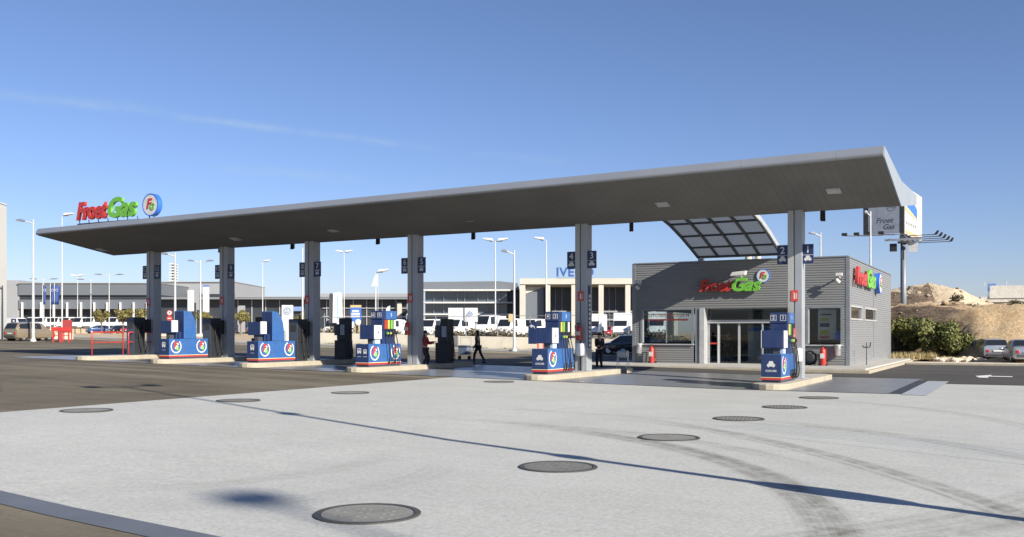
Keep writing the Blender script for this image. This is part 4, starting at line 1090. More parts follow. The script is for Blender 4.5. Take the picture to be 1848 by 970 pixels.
rockx = nt.ramp(nt.math('ADD', nt.math('ADD', sep.outputs[0], nt.math('MULTIPLY', nt.math('MAXIMUM', nt.math('SUBTRACT', sep.outputs[1], 88.0), 0.0), .127)), nt.math('MULTIPLY', nt.math('SUBTRACT', n1, .5), 6)), -3.4, -4.8)
c = nt.mix(nt.math('MULTIPLY', nt.ramp(sep.outputs[2], 4.0, 5.0), .6), c, (.66, .57, .44))
rock = nt.math('MULTIPLY', rockx, nt.ramp(sl_, .97, .92))
rc = nt.mix(nt.ramp(n3, .35, .65), (.045, .036, .03), (.22, .165, .12))
c = nt.mix(rock, c, rc)
c = nt.mix(nt.math('MULTIPLY', nt.ramp(n4, .5, .7), .5), c, (.22, .16, .1))
veg = nt.math('MULTIPLY', nt.ramp(n2, .62, .7), nt.ramp(nt.noise(v, .12, 4), .5, .6))
c = nt.mix(nt.math('MULTIPLY', veg, .6), c, (.1, .09, .04))
nt.t.links.new(c, b.inputs['Base Color']); b.inputs['Roughness'].default_value = .95; b.inputs['Specular IOR Level'].default_value = .15
bp = nt.n('ShaderNodeBump', ins={'Strength': 1.0, 'Distance': .4}); nt.t.links.new(nt.math('ADD', n3, nt.math('MULTIPLY', n4, .5)), bp.inputs['Height']); nt.t.links.new(bp.outputs[0], b.inputs['Normal'])
vs = []; fs = []
X0_, X1_, Y0_, Y1_ = -36, 70, 66, 230; nx, ny = 150, 170
for j in range(ny + 1):
    y = Y0_ + (Y1_ - Y0_) * (j / ny) ** 1.5
    for i in range(nx + 1):
        x = X0_ + (X1_ - X0_) * i / nx; vs.append((x, y, hill_z(x, y)))
for j in range(ny):
    for i in range(nx): a = j * (nx + 1) + i; fs.append((a, a + 1, a + nx + 2, a + nx + 1))
tag(MB().add(vs, fs).build('quarry_hill', M_hill, smooth=True), kind='structure')
# boulders along the verge
def stones(name, n_, area, s0, s1, m, zf):
    mb = MB()
    for _ in range(n_):
        x, y = area(); s_ = random.uniform(s0, s1)
        mb2 = MB().ball((0, 0, 0), (s_ * random.uniform(.8, 1.4), s_ * random.uniform(.8, 1.3), s_ * random.uniform(.5, .9)), n=7, m=5)
        mb2.v = [(a * (1 + random.uniform(-.18, .18)), b_ * (1 + random.uniform(-.18, .18)), c_ * (1 + random.uniform(-.18, .18))) for a, b_, c_ in mb2.v]
        mb2.xf(Matrix.Translation((x, y, zf(x, y) + s_ * .15)) @ Matrix.Rotation(random.uniform(0, 6), 4, 'Z')); mb.add(mb2.v, mb2.f)
    return tag(mb.build(name, m), kind='stuff')
def ar():
    px = random.uniform(1690, 1775); return at_depth(px, random.gauss(61.5, .6))
stones('pale_boulders', 70, ar, .1, .3, mat('pale_rock', (.5, .42, .32), .9, var=.25, scale=4, bump=.4), lambda x, y: .08)
def ar2():
    px = random.uniform(1605, 1848); D = random.choice([random.uniform(70, 84), random.uniform(110, 130)]); return at_depth(px, D)
stones('slope_rocks', 160, ar2, .06, .3, mat('slope_rock', (.32, .25, .17), .95, var=.3, scale=3, bump=.4), hill_z)

# foliage
def leaf_mat(name, a, b_):
    m, nt, p = new_mat(name); v = nt.coord()
    oi = nt.n('ShaderNodeNewGeometry')
    rnd = oi.outputs['Random Per Island']
    c = nt.mix(rnd, a, b_)
    c = nt.mix(nt.math('MULTIPLY', nt.ramp(nt.noise(v, 1.6, 3), .45, .65), .5), c, tuple(x * 1.5 for x in b_))
    nt.t.links.new(c, p.inputs['Base Color']); p.inputs['Roughness'].default_value = .6
    p.inputs['Transmission Weight'].default_value = 0; p.inputs['Specular IOR Level'].default_value = .25
    return m
L_bush = leaf_mat('bush_leaves', (.05, .062, .016), (.17, .175, .06))
L_tree = leaf_mat('tree_leaves', (.085, .09, .028), (.2, .17, .065))
L_dry = leaf_mat('dry_grass', (.17, .14, .06), (.33, .26, .13))
L_hedge = leaf_mat('dry_hedge', (.06, .055, .03), (.14, .12, .075))
M_bark = mat('bark', (.14, .105, .075), .9, var=.3, scale=6, bump=.5)
def leaves(n_, blobs, size, rnd=random):
    mb = MB(); vol = [b_[3] * b_[4] * b_[5] for b_ in blobs]; tot = sum(vol)
    for b_, vv in zip(blobs, vol):
        for _ in range(int(n_ * vv / tot)):
            u = Vector((rnd.gauss(0, 1), rnd.gauss(0, 1), rnd.gauss(0, 1))).normalized(); r_ = rnd.random() ** .4 * (1 if rnd.random() < .9 else rnd.uniform(1.05, 1.35))
            lump = 1 + .28 * noise.noise(u * 2.2 + Vector((b_[0], b_[1], b_[2])))
            p = Vector((b_[0] + u.x * b_[3] * r_ * lump, b_[1] + u.y * b_[4] * r_ * lump, b_[2] + u.z * b_[5] * r_ * lump))
            nrm = (u + Vector((rnd.gauss(0, .6), rnd.gauss(0, .6), rnd.gauss(.3, .6)))).normalized()
            t1 = nrm.cross(Vector((rnd.gauss(0, 1), rnd.gauss(0, 1), rnd.gauss(0, 1)))).normalized(); t2 = nrm.cross(t1)
            s_ = size * rnd.uniform(.6, 1.4)
            mb.add([p - t1 * s_, p + t2 * s_ * .5, p + t1 * s_, p - t2 * s_ * .5], [(0, 1, 2, 3)])
    return mb
def bush(label, px, D, w_, h, n_, seed):
    rnd = random.Random(seed); x, y = at_depth(px, D); z = max(0, hill_z(x, y)) if y > 66 else 0
    t = thing('green_bush', label, 'bush', (x, y, z), 0, 'green bushes at the foot of the quarry slope')
    bl = []
    for k in range(14):
        bl.append((rnd.uniform(-.75, .75) * w_, rnd.uniform(-.5, .5) * w_, h * rnd.uniform(.25, .72), w_ * rnd.uniform(.2, .42), w_ * rnd.uniform(.2, .4), h * rnd.uniform(.14, .3)))
    leaves(n_, bl, .1, rnd).build('foliage', L_bush, t)
    mb = MB()
    for k in range(12):
        b_ = rnd.choice(bl); mb.tube([(b_[0] * .25, b_[1] * .25, 0), (b_[0] * .6, b_[1] * .6, b_[2] * .5), (b_[0], b_[1], b_[2])], [.05, .03, .012], n=5)
    mb.build('stems', M_bark, t)
bush('largest rounded green bush, in front of the tan slope', 1694, 66, 1.75, 3.1, 9000, 1)
bush('green bush directly right of the shop and below the billboard post', 1652, 68.5, 1.5, 2.9, 6000, 2)
bush('narrow green bush touching the right wall of the shop', 1618, 69, 1.1, 2.5, 4000, 3)
bush('low green bush at the right end of the row beside the dark car', 1732, 66, .95, 2.0, 3500, 4)
rnd = random.Random(9); bl = []
for _ in range(46):
    px = rnd.choice([rnd.uniform(1806, 1900), rnd.uniform(1700, 1900)]); D = rnd.uniform(73, 86); x, y = at_depth(px, D); s_ = rnd.uniform(.15, .5)
    bl.append((x, y, hill_z(x, y) + s_ * .4, s_ * 1.2, s_, s_ * .7))
tag(leaves(5200, bl, .08, rnd).build('slope_scrub', L_hedge), kind='stuff')
rnd = random.Random(5); mb = MB()
for _ in range(2600):
    px = rnd.uniform(1608, 1760); D = rnd.uniform(61.8, 66); x, y = at_depth(px, D); h = rnd.uniform(.15, .6) * (1.1 if px < 1690 else .6)
    a = rnd.uniform(0, 6.28); dx, dy = .03 * math.cos(a), .03 * math.sin(a); lx, ly = rnd.gauss(0, .15), rnd.gauss(0, .15)
    mb.add([(x - dx, y - dy, .04), (x + dx, y + dy, .04), (x + lx, y + ly, .04 + h)], [(0, 1, 2)])
tag(mb.build('dry_grass', L_dry), kind='stuff')

# overpass
t = thing('concrete_overpass', 'pale concrete road overpass with parapet above the quarry at the right', 'overpass', (*at_depth(1776, 150), 0), R(10))
D = 150
MB().box(-1, 60, -4, 4, 6.6, 7.4).build('deck', mat('overpass_concrete', (.42, .41, .38), .85, dirt=.3), t)
MB().box(.2, 60, -4.2, -4.002, 7.2, 9.1).build('parapet', MATS['overpass_concrete'], t)
MB().box(3.2, 60, -2.5, 3, 3.6, 6.9).build('abutment', mat('white_wall', (.6, .6, .58), .8, dirt=.25), t)
MB().box(-2, 3.1, -2, 3, 3.0, 6.9).build('shadow_pier', MATS['overpass_concrete'], t)
for k in range(16): MB().cyl((k * 3 - .5, -4.1, 9.0), (k * 3 - .5, -4.1, 9.8), .05, n=6).build('rail_post', M_steel, t)
MB().box(-.5, 46, -4.13, -4.07, 9.72, 9.78).build('hand_rail', M_steel, t)
t = thing('road_sign', 'blue road sign seen from afar on the overpass', 'road sign', (*at_depth(1790, 147), 7.4), R(20))
MB().box(-.6, .6, 0, .06, .8, 2.1).build('panel', mat('sign_blue', (.06, .12, .3), .5), t)
for s_ in (-.5, .5): MB().cyl((s_, .1, 0), (s_, .1, 2.1), .05, n=6).build('post', M_steel, t)

# billboard on its post
bx, by = at_depth(1630.5, 75)
t = thing('billboard', 'two sided billboard on a tall steel post behind the shop', 'billboard', (bx, by, 0))
MB().lathe([(.24, 0), (.22, 9.4)], n=18).build('post', mat('post_grey', (.16, .175, .2), .5, .2), t, smooth=True)
MB().lathe([(.4, 0), (.4, .06), (.25, .1)], n=18).build('base_plate', M_steel, t)
zb, zt = 9.75, 13.2
LBx0, LBx1 = -2.55, -.2
MB().box(LBx0, LBx1, -.5, -.3, zb, zt).build('panel', mat('billboard_pale', (.17, .195, .245), .5), t)
MB().box(LBx0 - .38, LBx0 - .002, -.5, -.1, zb - .05, zt).build('panel_edge', M_dark, t)
MB().box(LBx1 + .002, LBx1 + .3, -.52, -.05, zb - .4, zt).build('panel_edge', M_dark, t)
lp = bpy.data.objects.new('lit_panel', None); COL.objects.link(lp); lp.parent = t; lp.location = (LBx1 + .35, -.4, 0); lp.rotation_euler = (0, 0, R(-4.2))
L_ = 7.6
MB().box(-.2, 0, 0, L_, zb - .1, zt + .2).build('panel', M_white, lp)
MB().prism([(0.3, zt - .2), (0.3, zb + 2.2), (5.2, zb + 1.6), (5.2, zb + 2.35), (1.5, zt - .2)], .004, .02, 'x').build('blue_print', mat('print_blue', (.04, .14, .42), .5), lp)
MB().prism([(0.1, zb + 1.75), (5.2, zb + 1.4), (5.2, zb + 1.55), (0.1, zb + 2.05)], .004, .02, 'x').build('tan_print', M_tan, lp)
MB().box(.004, .02, .2, L_ - 2.0, zb + .0, zb + .25).build('tan_print', M_tan, lp)
for k in range(5): MB().box(.004, .02, .6 + k * .9, .9 + k * .9, zb + .7, zb + .95).build('letter_print', M_dgrey, lp)
text('lettering', 'Froet', .56, M_dgrey, t, (-1.35, -.504, zb + 1.0), 'f', shear=.25, bold=.01)
text('lettering', 'Gas', .56, M_dgrey, t, (-1.05, -.504, zb + .5), 'f', shear=.25, bold=.01)
MB().arc('f', (-.85, zb + 2.05), .3, .34, 0, 360, -.503).build('logo_ring', M_dgrey, t)
text('logo_letters', 'FG', .36, M_dgrey, t, (-.85, -.504, zb + 2.05), 'f', shear=.25, bold=.006)
MB().box(-1.3, -.3, -.504, -.5, zt - .5, zt - .1).build('blue_print', MATS['print_blue'], t)
# platform, arms and lamps
MB().box(-1.3, 1.4, -.9, -.6, 9.1, 9.25).build('platform', M_steel, t)
MB().box(-.2, .25, -.9, 6.5, 9.26, 9.45).build('platform', M_dgrey, t)
MB().box(-.4, .4, -.3, .3, 8.95, 9.09).build('head_plate', M_dgrey, t)
for k in range(9): MB().cyl((.1, -.3 + k * .8, 9.4), (.1, -.3 + k * .8, zb + .2), .06, n=6).build('strut', M_dgrey, t)
for k in range(4):
    q = -2.4 + k * .9
    a_ = MB().tube([(q, -.45, 9.6), (q - 1.6, -2.4, 9.5)], .035).build('lamp_arm', M_dgrey, t)
    MB().box(q - 1.85, q - 1.45, -2.6, -2.3, 9.5, 9.72).build('lamp', M_black, a_, bevel=.03)
for k in range(5):
    q = .3 + k * 1.7; e_ = 2.3 + .16 * k
    a_ = MB().tube([(.2, q, 9.55), (e_, q + .4, 9.6)], .035).build('lamp_arm', M_dgrey, t)
    MB().prism([(e_ - .15, 9.6), (e_ + .1, 9.92), (e_ + .22, 9.87), (e_ + .08, 9.58)], q + .25, q + .5, 'y').build('lamp', M_black, a_, bevel=.02)
MB().box(-.95, -.45, -.6, -.2, 8.3, 8.9).build('junction_box', M_dark, t)
MB().box(.45, 1.1, -.62, -.6, 8.2, 8.95).build('white_plate', M_white, t)
# ---------------------------------------------------------------- background: street, walls, buildings
FW = R(28.3)                      # rotation that makes local x run along the picture and local y away from the viewer
def bg(name, label, cat, px0, D, z=0.0, rot=0.0, group=None):
    x, y = at_depth(px0, D); return thing(name, label, cat, (x, y, z), FW + rot, group)
def W(px, px0, D): return (px - px0) / FPX * D
def Bx(t, nm, m, px0, D, pa, pb, ya, yb, d0, d1, bev=0):
    return MB().box(W(pa, px0, D), W(pb, px0, D), d0, d1, zof(yb, D), zof(ya, D)).build(nm, m, t, bevel=bev)
M_pale = mat('pale_sheet', (.25, .25, .245), .6, var=.06, scale=.1, dirt=.08)
M_gsheet = mat('grey_sheet', (.13, .145, .165), .5, .2, var=.06, scale=.1)
M_lsheet = mat('light_grey_sheet', (.26, .27, .285), .55, .1, var=.06, scale=.1)
M_wall = mat('sunlit_wall_render', (.72, .66, .53), .85, var=.08, scale=.6, bump=.1, dirt=.15)
M_stone = mat('pale_stone', (.44, .415, .36), .85, var=.07, scale=.2, dirt=.1)
M_dk = mat('dark_facade', (.03, .035, .042), .35, var=.25, scale=.15)
# tall pale building cut by the left edge
px0, D = 12, 90
t = bg('pale_building', 'tall pale grey building cut by the left edge of the photo', 'building', px0, D, 0, R(29.5))
MB().prism([(-7, .5), (0, .5), (0, zof(371, D)), (-7, zof(331, D))], 0, 9, 'y').build('wall', M_pale, t)
MB().prism([(.03, zof(371.2, D)), (.03, zof(369.4, D)), (-7, zof(329.4, D)), (-7, zof(331.2, D))], -.1, 9, 'y').build('coping', M_trim, t)
# long grey hall
px0, D = 10, 230
t = bg('grey_hall', 'long grey metal hall with a dark window band behind the white vans', 'building', px0, D)
Bx(t, 'wall', M_lsheet, px0, D, 10, 33, 506, 604, .5, 30); Bx(t, 'wall', M_gsheet, px0, D, 33, 290, 512, 533, 0, 30)
Bx(t, 'window_band', M_dk, px0, D, 33.5, 289, 533.2, 541, .6, 29); Bx(t, 'wall', M_gsheet, px0, D, 33, 290, 541.2, 558, .1, 30)
Bx(t, 'ground_floor_glazing', M_dk, px0, D, 33.5, 289, 558.2, 606, 2.5, 28); Bx(t, 'coping', M_pale, px0, D, 32, 291, 510.6, 512, -.3, 30)
for p in (41, 75, 98, 122, 147, 171, 194, 218, 242, 266): Bx(t, 'pillar', M_white, px0, D, p - 1.2, p + 1.2, 546, 606, -.5, .05)
px0, D = 268, 250
t = bg('pale_hall', 'pale flat roofed hall behind the left columns', 'building', px0, D)
Bx(t, 'wall', M_lsheet, px0, D, 268, 424, 510, 606, 0, 30); Bx(t, 'coping', M_pale, px0, D, 267, 425, 508.6, 510, -.4, 30)
Bx(t, 'window_band', M_dk, px0, D, 275, 424, 531, 544, -.2, -.05)
px0, D = 300, 330
t = bg('stair_tower', 'small far white tower of stacked balconies above the pale hall', 'tower', px0, D)
Bx(t, 'core', M_lsheet, px0, D, 309, 313.5, 475, 560, .5, 3)
for k in range(7): Bx(t, 'balcony', M_white, px0, D, 307, 314.5, 476 + k * 5, 478 + k * 5, -1, 4)
# dark glazed showroom in the middle
px0, D = 280, 200
t = bg('dark_showroom', 'long dark glazed showroom with a flat roof in the middle distance', 'building', px0, D)
Bx(t, 'glazing', M_dk, px0, D, 285, 742, 541.5, 606, 0, 20)
Bx(t, 'roof', M_trim, px0, D, 282, 745, 537.5, 541.2, -2.5, 20); Bx(t, 'fascia', M_lsheet, px0, D, 430, 583, 536.5, 537.4, -2.6, 1)
Bx(t, 'fascia', M_lsheet, px0, D, 583, 742, 531, 537.3, -2.6, 1)
for p in (430, 455, 480, 505, 590, 612, 638, 662, 690, 715, 735): Bx(t, 'mullion', M_lframe, px0, D, p - .6, p + .6, 541.5, 606, -.25, -.02)
for y in (556, 571): Bx(t, 'transom', M_lframe, px0, D, 583, 742, y, y + 1.2, -.4, -.26)
Bx(t, 'pier', M_stone, px0, D, 718, 726, 546, 600, -1.2, -.45); Bx(t, 'spandrel', M_stone, px0, D, 655, 742, 590, 600, -1.2, -.5)
Bx(t, 'blue_sign_panel', mat('faded_blue', (.15, .22, .4), .5), px0, D, 530, 549, 554, 562, -.8, -.45)
# rounded glass block with three white slabs
px0, D = 735, 175
t = bg('glass_office', 'glass office block with three white horizontal slabs', 'building', px0, D)
M_off = mat('office_glass', (.05, .065, .085), .12, var=.5, scale=.12, spec=.8)
Bx(t, 'glazing', M_off, px0, D, 766, 915, 523, 604, 1.5, 20); Bx(t, 'glazing', M_dk, px0, D, 915, 938, 525, 604, 2.2, 20)
MB().prism([(W(764, px0, D), zof(523, D)), (W(938, px0, D), zof(524, D)), (W(934, px0, D), zof(511, D)), (W(900, px0, D), zof(507.5, D)), (W(764, px0, D), zof(509, D))], .5, 18, 'y').build('roof', M_gsheet, t)
for y, a, b_ in ((523, 762, 921), (545.3, 762, 925), (566.5, 735, 922)): Bx(t, 'slab', M_white, px0, D, a, b_, y, y + 2.8, -.8, 2, .05)
for p in (782, 800, 825, 838, 862, 880, 901): Bx(t, 'mullion', M_trim, px0, D, p - .5, p + .5, 526, 604, 1.2, 1.48)
for p in (880, 893, 908): Bx(t, 'pillar', M_lframe, px0, D, p - 1, p + 1, 569.5, 604, .2, 1.1)
# stone framed dealership
px0, D = 938, 160
t = bg('stone_framed_building', 'cream stone building with square piers and dark recesses, blue letters on its roof', 'building', px0, D, 0, R(-2))
Bx(t, 'roof_beam', M_stone, px0, D, 938, 1222, 503, 513.5, -.2, 16)
for a, b_ in ((938, 948), (984.5, 993), (1031, 1041), (1080, 1089), (1128, 1137), (1175, 1184), (1213, 1222)): Bx(t, 'pier', M_stone, px0, D, a, b_, 513.7, 606, 0, 1.2)
Bx(t, 'back_glazing', M_dk, px0, D, 948, 1222, 513.7, 606, 6, 7); Bx(t, 'ceiling', M_stone, px0, D, 948, 1222, 513.6, 516, 1.3, 6)
Bx(t, 'grey_panel', M_gsheet, px0, D, 948.5, 981, 518, 606, 1.5, 2.0)
MB().prism([(W(948.5, px0, D), zof(517.5, D)), (W(982, px0, D), zof(517.5, D)), (W(948.5, px0, D), zof(530, D))], 1.3, 1.45, 'y').build('bracing_panel', M_stone, t)
for y in (560, 575): Bx(t, 'transom', M_lsheet, px0, D, 994, 1150, y, y + 3, 5.6, 5.95)
for p in (1003, 1015, 1052, 1064, 1103, 1115): Bx(t, 'mullion', M_trim, px0, D, p - .5, p + .5, 516, 606, 5.7, 5.98)
lx, ly = at_depth(1037.5, 161)
t = thing('roof_letters', 'big blue letters standing on the roof of the cream stone building', 'sign', (lx, ly, zof(503, 161)), FW)
text('lettering', 'IVECO', 2.05, mat('letter_blue', (.022, .075, .25), .4), t, (0, 0, 1.0), 'f', bold=.07, ext=.12, space=1.12)
MB().box(-3.2, 3.2, .15, .25, -.05, .1).build('support_rail', M_dgrey, t)

# raised lots
def lot(name, px_a, px_b, Da, Db, z, m=M_street):
    p = [at_depth(px_a, Da), at_depth(px_b, Da), at_depth(px_b, Db), at_depth(px_a, Db)]
    return tag(MB().prism(p, 0, z, 'z').build(name, m), kind='structure')
lot('raised_lot', 575, 1240, 92, 158, 1.38)
lot('raised_lot', 14, 268, 182, 212, 2.7, M_dirt)
# cream low wall with fence posts
wx0, wx1, wy = -58.0, -20.5, 69.2
t = thing('low_wall', 'long low cream wall along the street below the parked vans', 'wall', ((wx0 + wx1) / 2, wy, ground(-40)))
mb = MB(); cxm = (wx0 + wx1) / 2; zb = ground(-40)
ws = [wx0, -45, -33, wx1]
vs = []; fs = []
for x in ws:
    for y in (0, .25): vs += [(x - cxm, y, ground(x) - zb - .2), (x - cxm, y, ground(x) - zb + 1.1)]
for i in range(3):
    a = i * 4; fs += [(a, a + 4, a + 5, a + 1), (a + 2, a + 3, a + 7, a + 6), (a + 1, a + 5, a + 7, a + 3)]
fs += [(0, 1, 3, 2), (12, 14, 15, 13)]
mb.add(vs, fs).build('wall', M_wall, t)
k = wx0 + 1
while k < wx1:
    MB().cyl((k - cxm, .12, ground(k) - zb + 1.1), (k - cxm, .12, ground(k) - zb + 2.9), .035, n=6).build('fence_post', M_steel, t); k += 3.05
MB().box(.2 + wx0 - cxm, wx1 - cxm, .1, .14, 2.78, 2.82).build('fence_wire', M_steel, t)
# scrub behind the wall
rnd = random.Random(11)
bl = [(x := rnd.uniform(-60, -22), rnd.uniform(70.5, 73), ground(x) + rnd.uniform(.6, 1.45), rnd.uniform(.7, 1.4), .6, rnd.uniform(.3, .6)) for _ in range(60)]
tag(leaves(9000, bl, .11, rnd).build('dry_scrub', L_hedge), kind='stuff')
bl = [(x := rnd.uniform(-58, -24), 68.9, ground(x) + .14, rnd.uniform(.5, 1.2), .12, .08) for _ in range(40)]
tag(leaves(1800, bl, .05, rnd).build('weeds', L_bush), kind='stuff')
# cream wall and bank at the far left
px0, D = -40, 92
t = bg('low_wall', 'cream low wall behind the gold car at the far left', 'wall', px0, D)
Bx(t, 'wall', M_cream, px0, D, -40, 130, 602, 625, 0, .3)
t = bg('low_wall', 'pale low kerb wall below the parked cars at the left', 'wall', 270, 120)
Bx(t, 'wall', M_cream, 270, 120, 270, 420, 604, 612, 0, .3)

# lamp posts
def lamp(label, px, D, yt, arms, z=None, r=.1, L=1.9, group='street lamp posts'):
    x, y = at_depth(px, D); z = (ground(x) if y < 160 and x < -9 else 0) if z is None else z
    H_ = zof(yt, D) - z
    t = thing('street_lamp', label, 'street lamp', (x, y, z), FW, group)
    MB().cyl((0, 0, 0), (0, 0, H_), r, r * .5, 10).build('pole', M_pole, t, smooth=False, auto=50)
    MB().lathe([(r * 2, 0), (r * 2, .05), (r * 1.2, .3)], n=10).build('base', M_pole, t)
    for a in arms:
        a_ = MB().tube([(0, 0, H_ - .35), (a * L * .5, 0, H_ - .18), (a * L * .75, 0, H_ - .1)], r * .5, 6).build('arm', M_pole, t)
        MB().prism([(a * L * .6, H_ - .16), (a * L * .7, H_ - .02), (a * L * 1.0, H_ + .08), (a * L * 1.35, H_ + .02), (a * L * 1.38, H_ - .08), (a * L, H_ - .16)], -.17, .17, 'y').build('lamp_head', mat('lamp_housing', (.2, .22, .25), .4, .3), a_, bevel=.03)
    return t
def floodpost(label, px, D, yt, heads, r=.09):
    x, y = at_depth(px, D); z = ground(x)
    H_ = zof(yt, D) - z
    t = thing('flood_post', label, 'flood light post', (x, y, z), FW, 'flood light posts')
    MB().cyl((0, 0, 0), (0, 0, H_), r, r * .45, 8).build('pole', M_pole, t)
    MB().lathe([(r * 2, 0), (r * 2, .05), (r * 1.2, .25)], n=8).build('base', M_pole, t)
    MB().tube([(-.6 if -1 in heads else 0, 0, H_), (.75 if 1 in heads else 0, 0, H_)], .04, 6).build('cross_arm', M_pole, t)
    for h in heads: MB().prism([(h * .25, H_ + .02), (h * .3, H_ + .3), (h * 1.3, H_ + .36), (h * 1.3, H_ + .2)], -.3, .3, 'y').build('lamp_head', M_white, t, bevel=.03)
    return t
lamp('white street lamp with left arm beside the gold car', 60, 82, 397, (-1,), r=.13, L=1.05)
floodpost('tall flood light post rising behind the left canopy tip', 112, 112, 390, (1,), .1)
lamp('street lamp with two arms above the grey hall', 197, 170, 495, (-1, 1), r=.11)
lamp('street lamp with left arm above the white van row', 164, 175, 504, (-1,), r=.11)
lamp('street lamp with two arms by the blue flags', 79, 175, 503, (-1, 1), r=.1)
floodpost('slim flood light post with two heads above the grey hall', 140, 190, 499, (-1, 1), .1)
lamp('street lamp with two arms right of the fin shaped pump by the fifth column', 362, 130, 470, (-1, 1), r=.13, L=1.3)
lamp('white street lamp leaning beside the leftmost blue pump', 316, 85, 457, (-1,), r=.13, L=.95)
floodpost('slim flood light post between the fifth and fourth columns', 474, 165, 473, (1,), .1)
lamp('street lamp just left of the fourth column', 546, 95, 448, (1,), r=.11, L=.9)
floodpost('slim flood light post above the white feather banner', 621, 150, 456, (-1, 1), .1)
floodpost('flood light post with a right head above the third pump', 678, 98, 492, (1,), .1)
floodpost('tall slim flood light post with two heads over the glass office', 894, 100, 436, (-1, 1), .09)
lamp('white street lamp with left arm standing by the low cream wall', 928, 75.5, 452, (-1,), r=.12, L=.75)
floodpost('flood light post with left head in front of the cream stone building', 986, 104, 434, (-1,), .1)
lamp('street lamp seen over the shop roof just right of the first column', 1481, 90, 420, (-1,), 0, r=.12, L=.8)
lamp('street lamp in front of the billboard panel', 1571, 68, 382, (-.6,), 0, r=.1, L=.6)
# flag poles with dark blue flags
M_flag = mat('navy_flag', (.015, .045, .18), .7)
for k, (px, lab) in enumerate(((77, 'leftmost of the navy flags at the far left'), (91, 'middle navy flag at the far left'), (98.5, 'rightmost navy flag at the far left'))):
    D = 150; x, y = at_depth(px, D); z = ground(x)
    t = thing('flag', lab, 'flag', (x, y, z), FW, 'navy flags on white poles')
    MB().cyl((0, 0, 0), (0, 0, zof(512, D) - z), .06, .04, 8).build('pole', M_white, t)
    mb = MB(); vs = []; fs = []; zt_, zb_ = zof(514, D) - z, zof(550, D) - z
    ww = (.4, .7, .8)[k]
    for i in range(8):
        for j in range(6):
            u = i / 7; q = j / 5
            vs.append((.06 + u * ww * (1 - .2 * q), .14 * math.sin(u * 7 + q * 2 + k), zt_ + (zb_ - zt_) * q - .3 * u * (1 - q)))
    for i in range(7):
        for j in range(5): a = i * 6 + j; fs.append((a, a + 1, a + 7, a + 6))
    o = mb.add(vs, fs).build('cloth', M_flag, t, smooth=True); md = o.modifiers.new('thickness', 'SOLIDIFY'); md.thickness = .02
    MB().arc('f', (.45, zt_ - .9), .16, .21, 0, 360, -.25, .01).build('ring_emblem', mat('pale_print', (.45, .5, .58), .6), t)
# signs, totems and banners
def carmaker_emblem(parent, cx, cz, r, off_, m):
    MB().arc('f', (cx, cz), r * .84, r, 0, 360, off_, .012).build('emblem_ring', m, parent)
    mb = MB(); w_ = r * .14
    def stroke(a, b_):
        a, b_ = Vector(a), Vector(b_); d = (b_ - a).normalized(); n_ = Vector((-d.y, d.x)) * w_ / 2
        mb.poly('f', [(cx + p.x, cz + p.y) for p in (a + n_, b_ + n_, b_ - n_, a - n_)], off_, .012)
    P = lambda u, v_: (u * r, v_ * r)
    stroke(P(-.3, .72), P(0, .1)); stroke(P(0, .1), P(.3, .72))
    stroke(P(-.66, .45), P(-.3, -.62)); stroke(P(-.3, -.62), P(0, -.05)); stroke(P(0, -.05), P(.3, -.62)); stroke(P(.3, -.62), P(.66, .45))
    mb.build('emblem_letters', m, parent)
M_emb = mat('emblem_blue', (.12, .22, .38), .35, .3)
px, D = 518, 92; x, y = at_depth(px, D); z = ground(x)
t = thing('brand_totem', 'tall white totem with round blue grey emblem at its top', 'sign', (x, y, z), FW)
MB().box(-.53, .53, 0, .35, 0, zof(551, D) - z).build('panel', M_white, t, bevel=.03)
carmaker_emblem(t, 0, zof(562, D) - z, .36, -.004, M_emb)
MB().box(-.8, -.1, -.5, -.1, 0, zof(597, D) - z).build('meter_cabinet', M_lsheet, t)
px, D = 836, 104; x, y = at_depth(px, D); z = ground(x)
t = thing('brand_board', 'wide white board with round blue emblem above the parked vans', 'sign', (x, y, z), FW)
MB().box(W(809, px, D), W(862, px, D), 0, .25, zof(576, D) - z, zof(556, D) - z).build('board', M_white, t)
MB().box(W(836, px, D), W(862, px, D), 0.002, .248, zof(581, D) - z, zof(576.05, D) - z).build('board_extension', M_white, t)
for p in (812, 858): MB().box(W(p, px, D) - .08, W(p, px, D) + .08, .26, .4, 0, zof(560, D) - z).build('post', M_steel, t)
o = MB().cyl((W(848, px, D), -.004, zof(567, D) - z), (W(848, px, D), -.03, zof(567, D) - z), .36, n=28).build('emblem_disc', M_emb, t)
carmaker_emblem(t, W(848, px, D), zof(567, D) - z, .36, -.032, M_white)
px, D = 610, 96; x, y = at_depth(px, D); z = ground(x)
t = thing('feather_banner', 'white curved banner with pale blue writing between the fourth column and third pump', 'banner', (x, y, z), FW)
MB().cyl((.2, .05, 0), (.2, .05, zof(528, D) - z), .05).build('pole', M_steel, t)
zt_, zb_ = zof(528, D) - z, zof(583, D) - z
MB().prism([(-.55, zb_), (.5, zb_), (.42, zt_ - .1), (.2, zt_), (-.5, zt_ - .05)], -.03, .03, 'y').build('cloth', M_white, t)
MB().box(-.12, .02, -.036, -.031, zb_ + .35, zt_ - .5).build('printed_strip', mat('pale_blue_ink', (.25, .4, .6), .6), t)
MB().prism([(-.95, zb_ - .05), (-.6, zb_ - .05), (-.55, zt_ - .2), (-.75, zt_ - .05), (-.9, zt_ - .25)], .1, .3, 'y').build('dark_back', M_dgrey, t)
px, D = 642, 88; x, y = at_depth(px, D); z = ground(x)
t = thing('advert_sign', 'blue advert sign with cream top strip and white lines left of the third pump', 'sign', (x, y, z), FW)
M_ad = mat('advert_blue', (.04, .13, .42), .5)
MB().box(-.5, .5, 0, .12, zof(581, D) - z, zof(555.5, D) - z).build('board', M_ad, t)
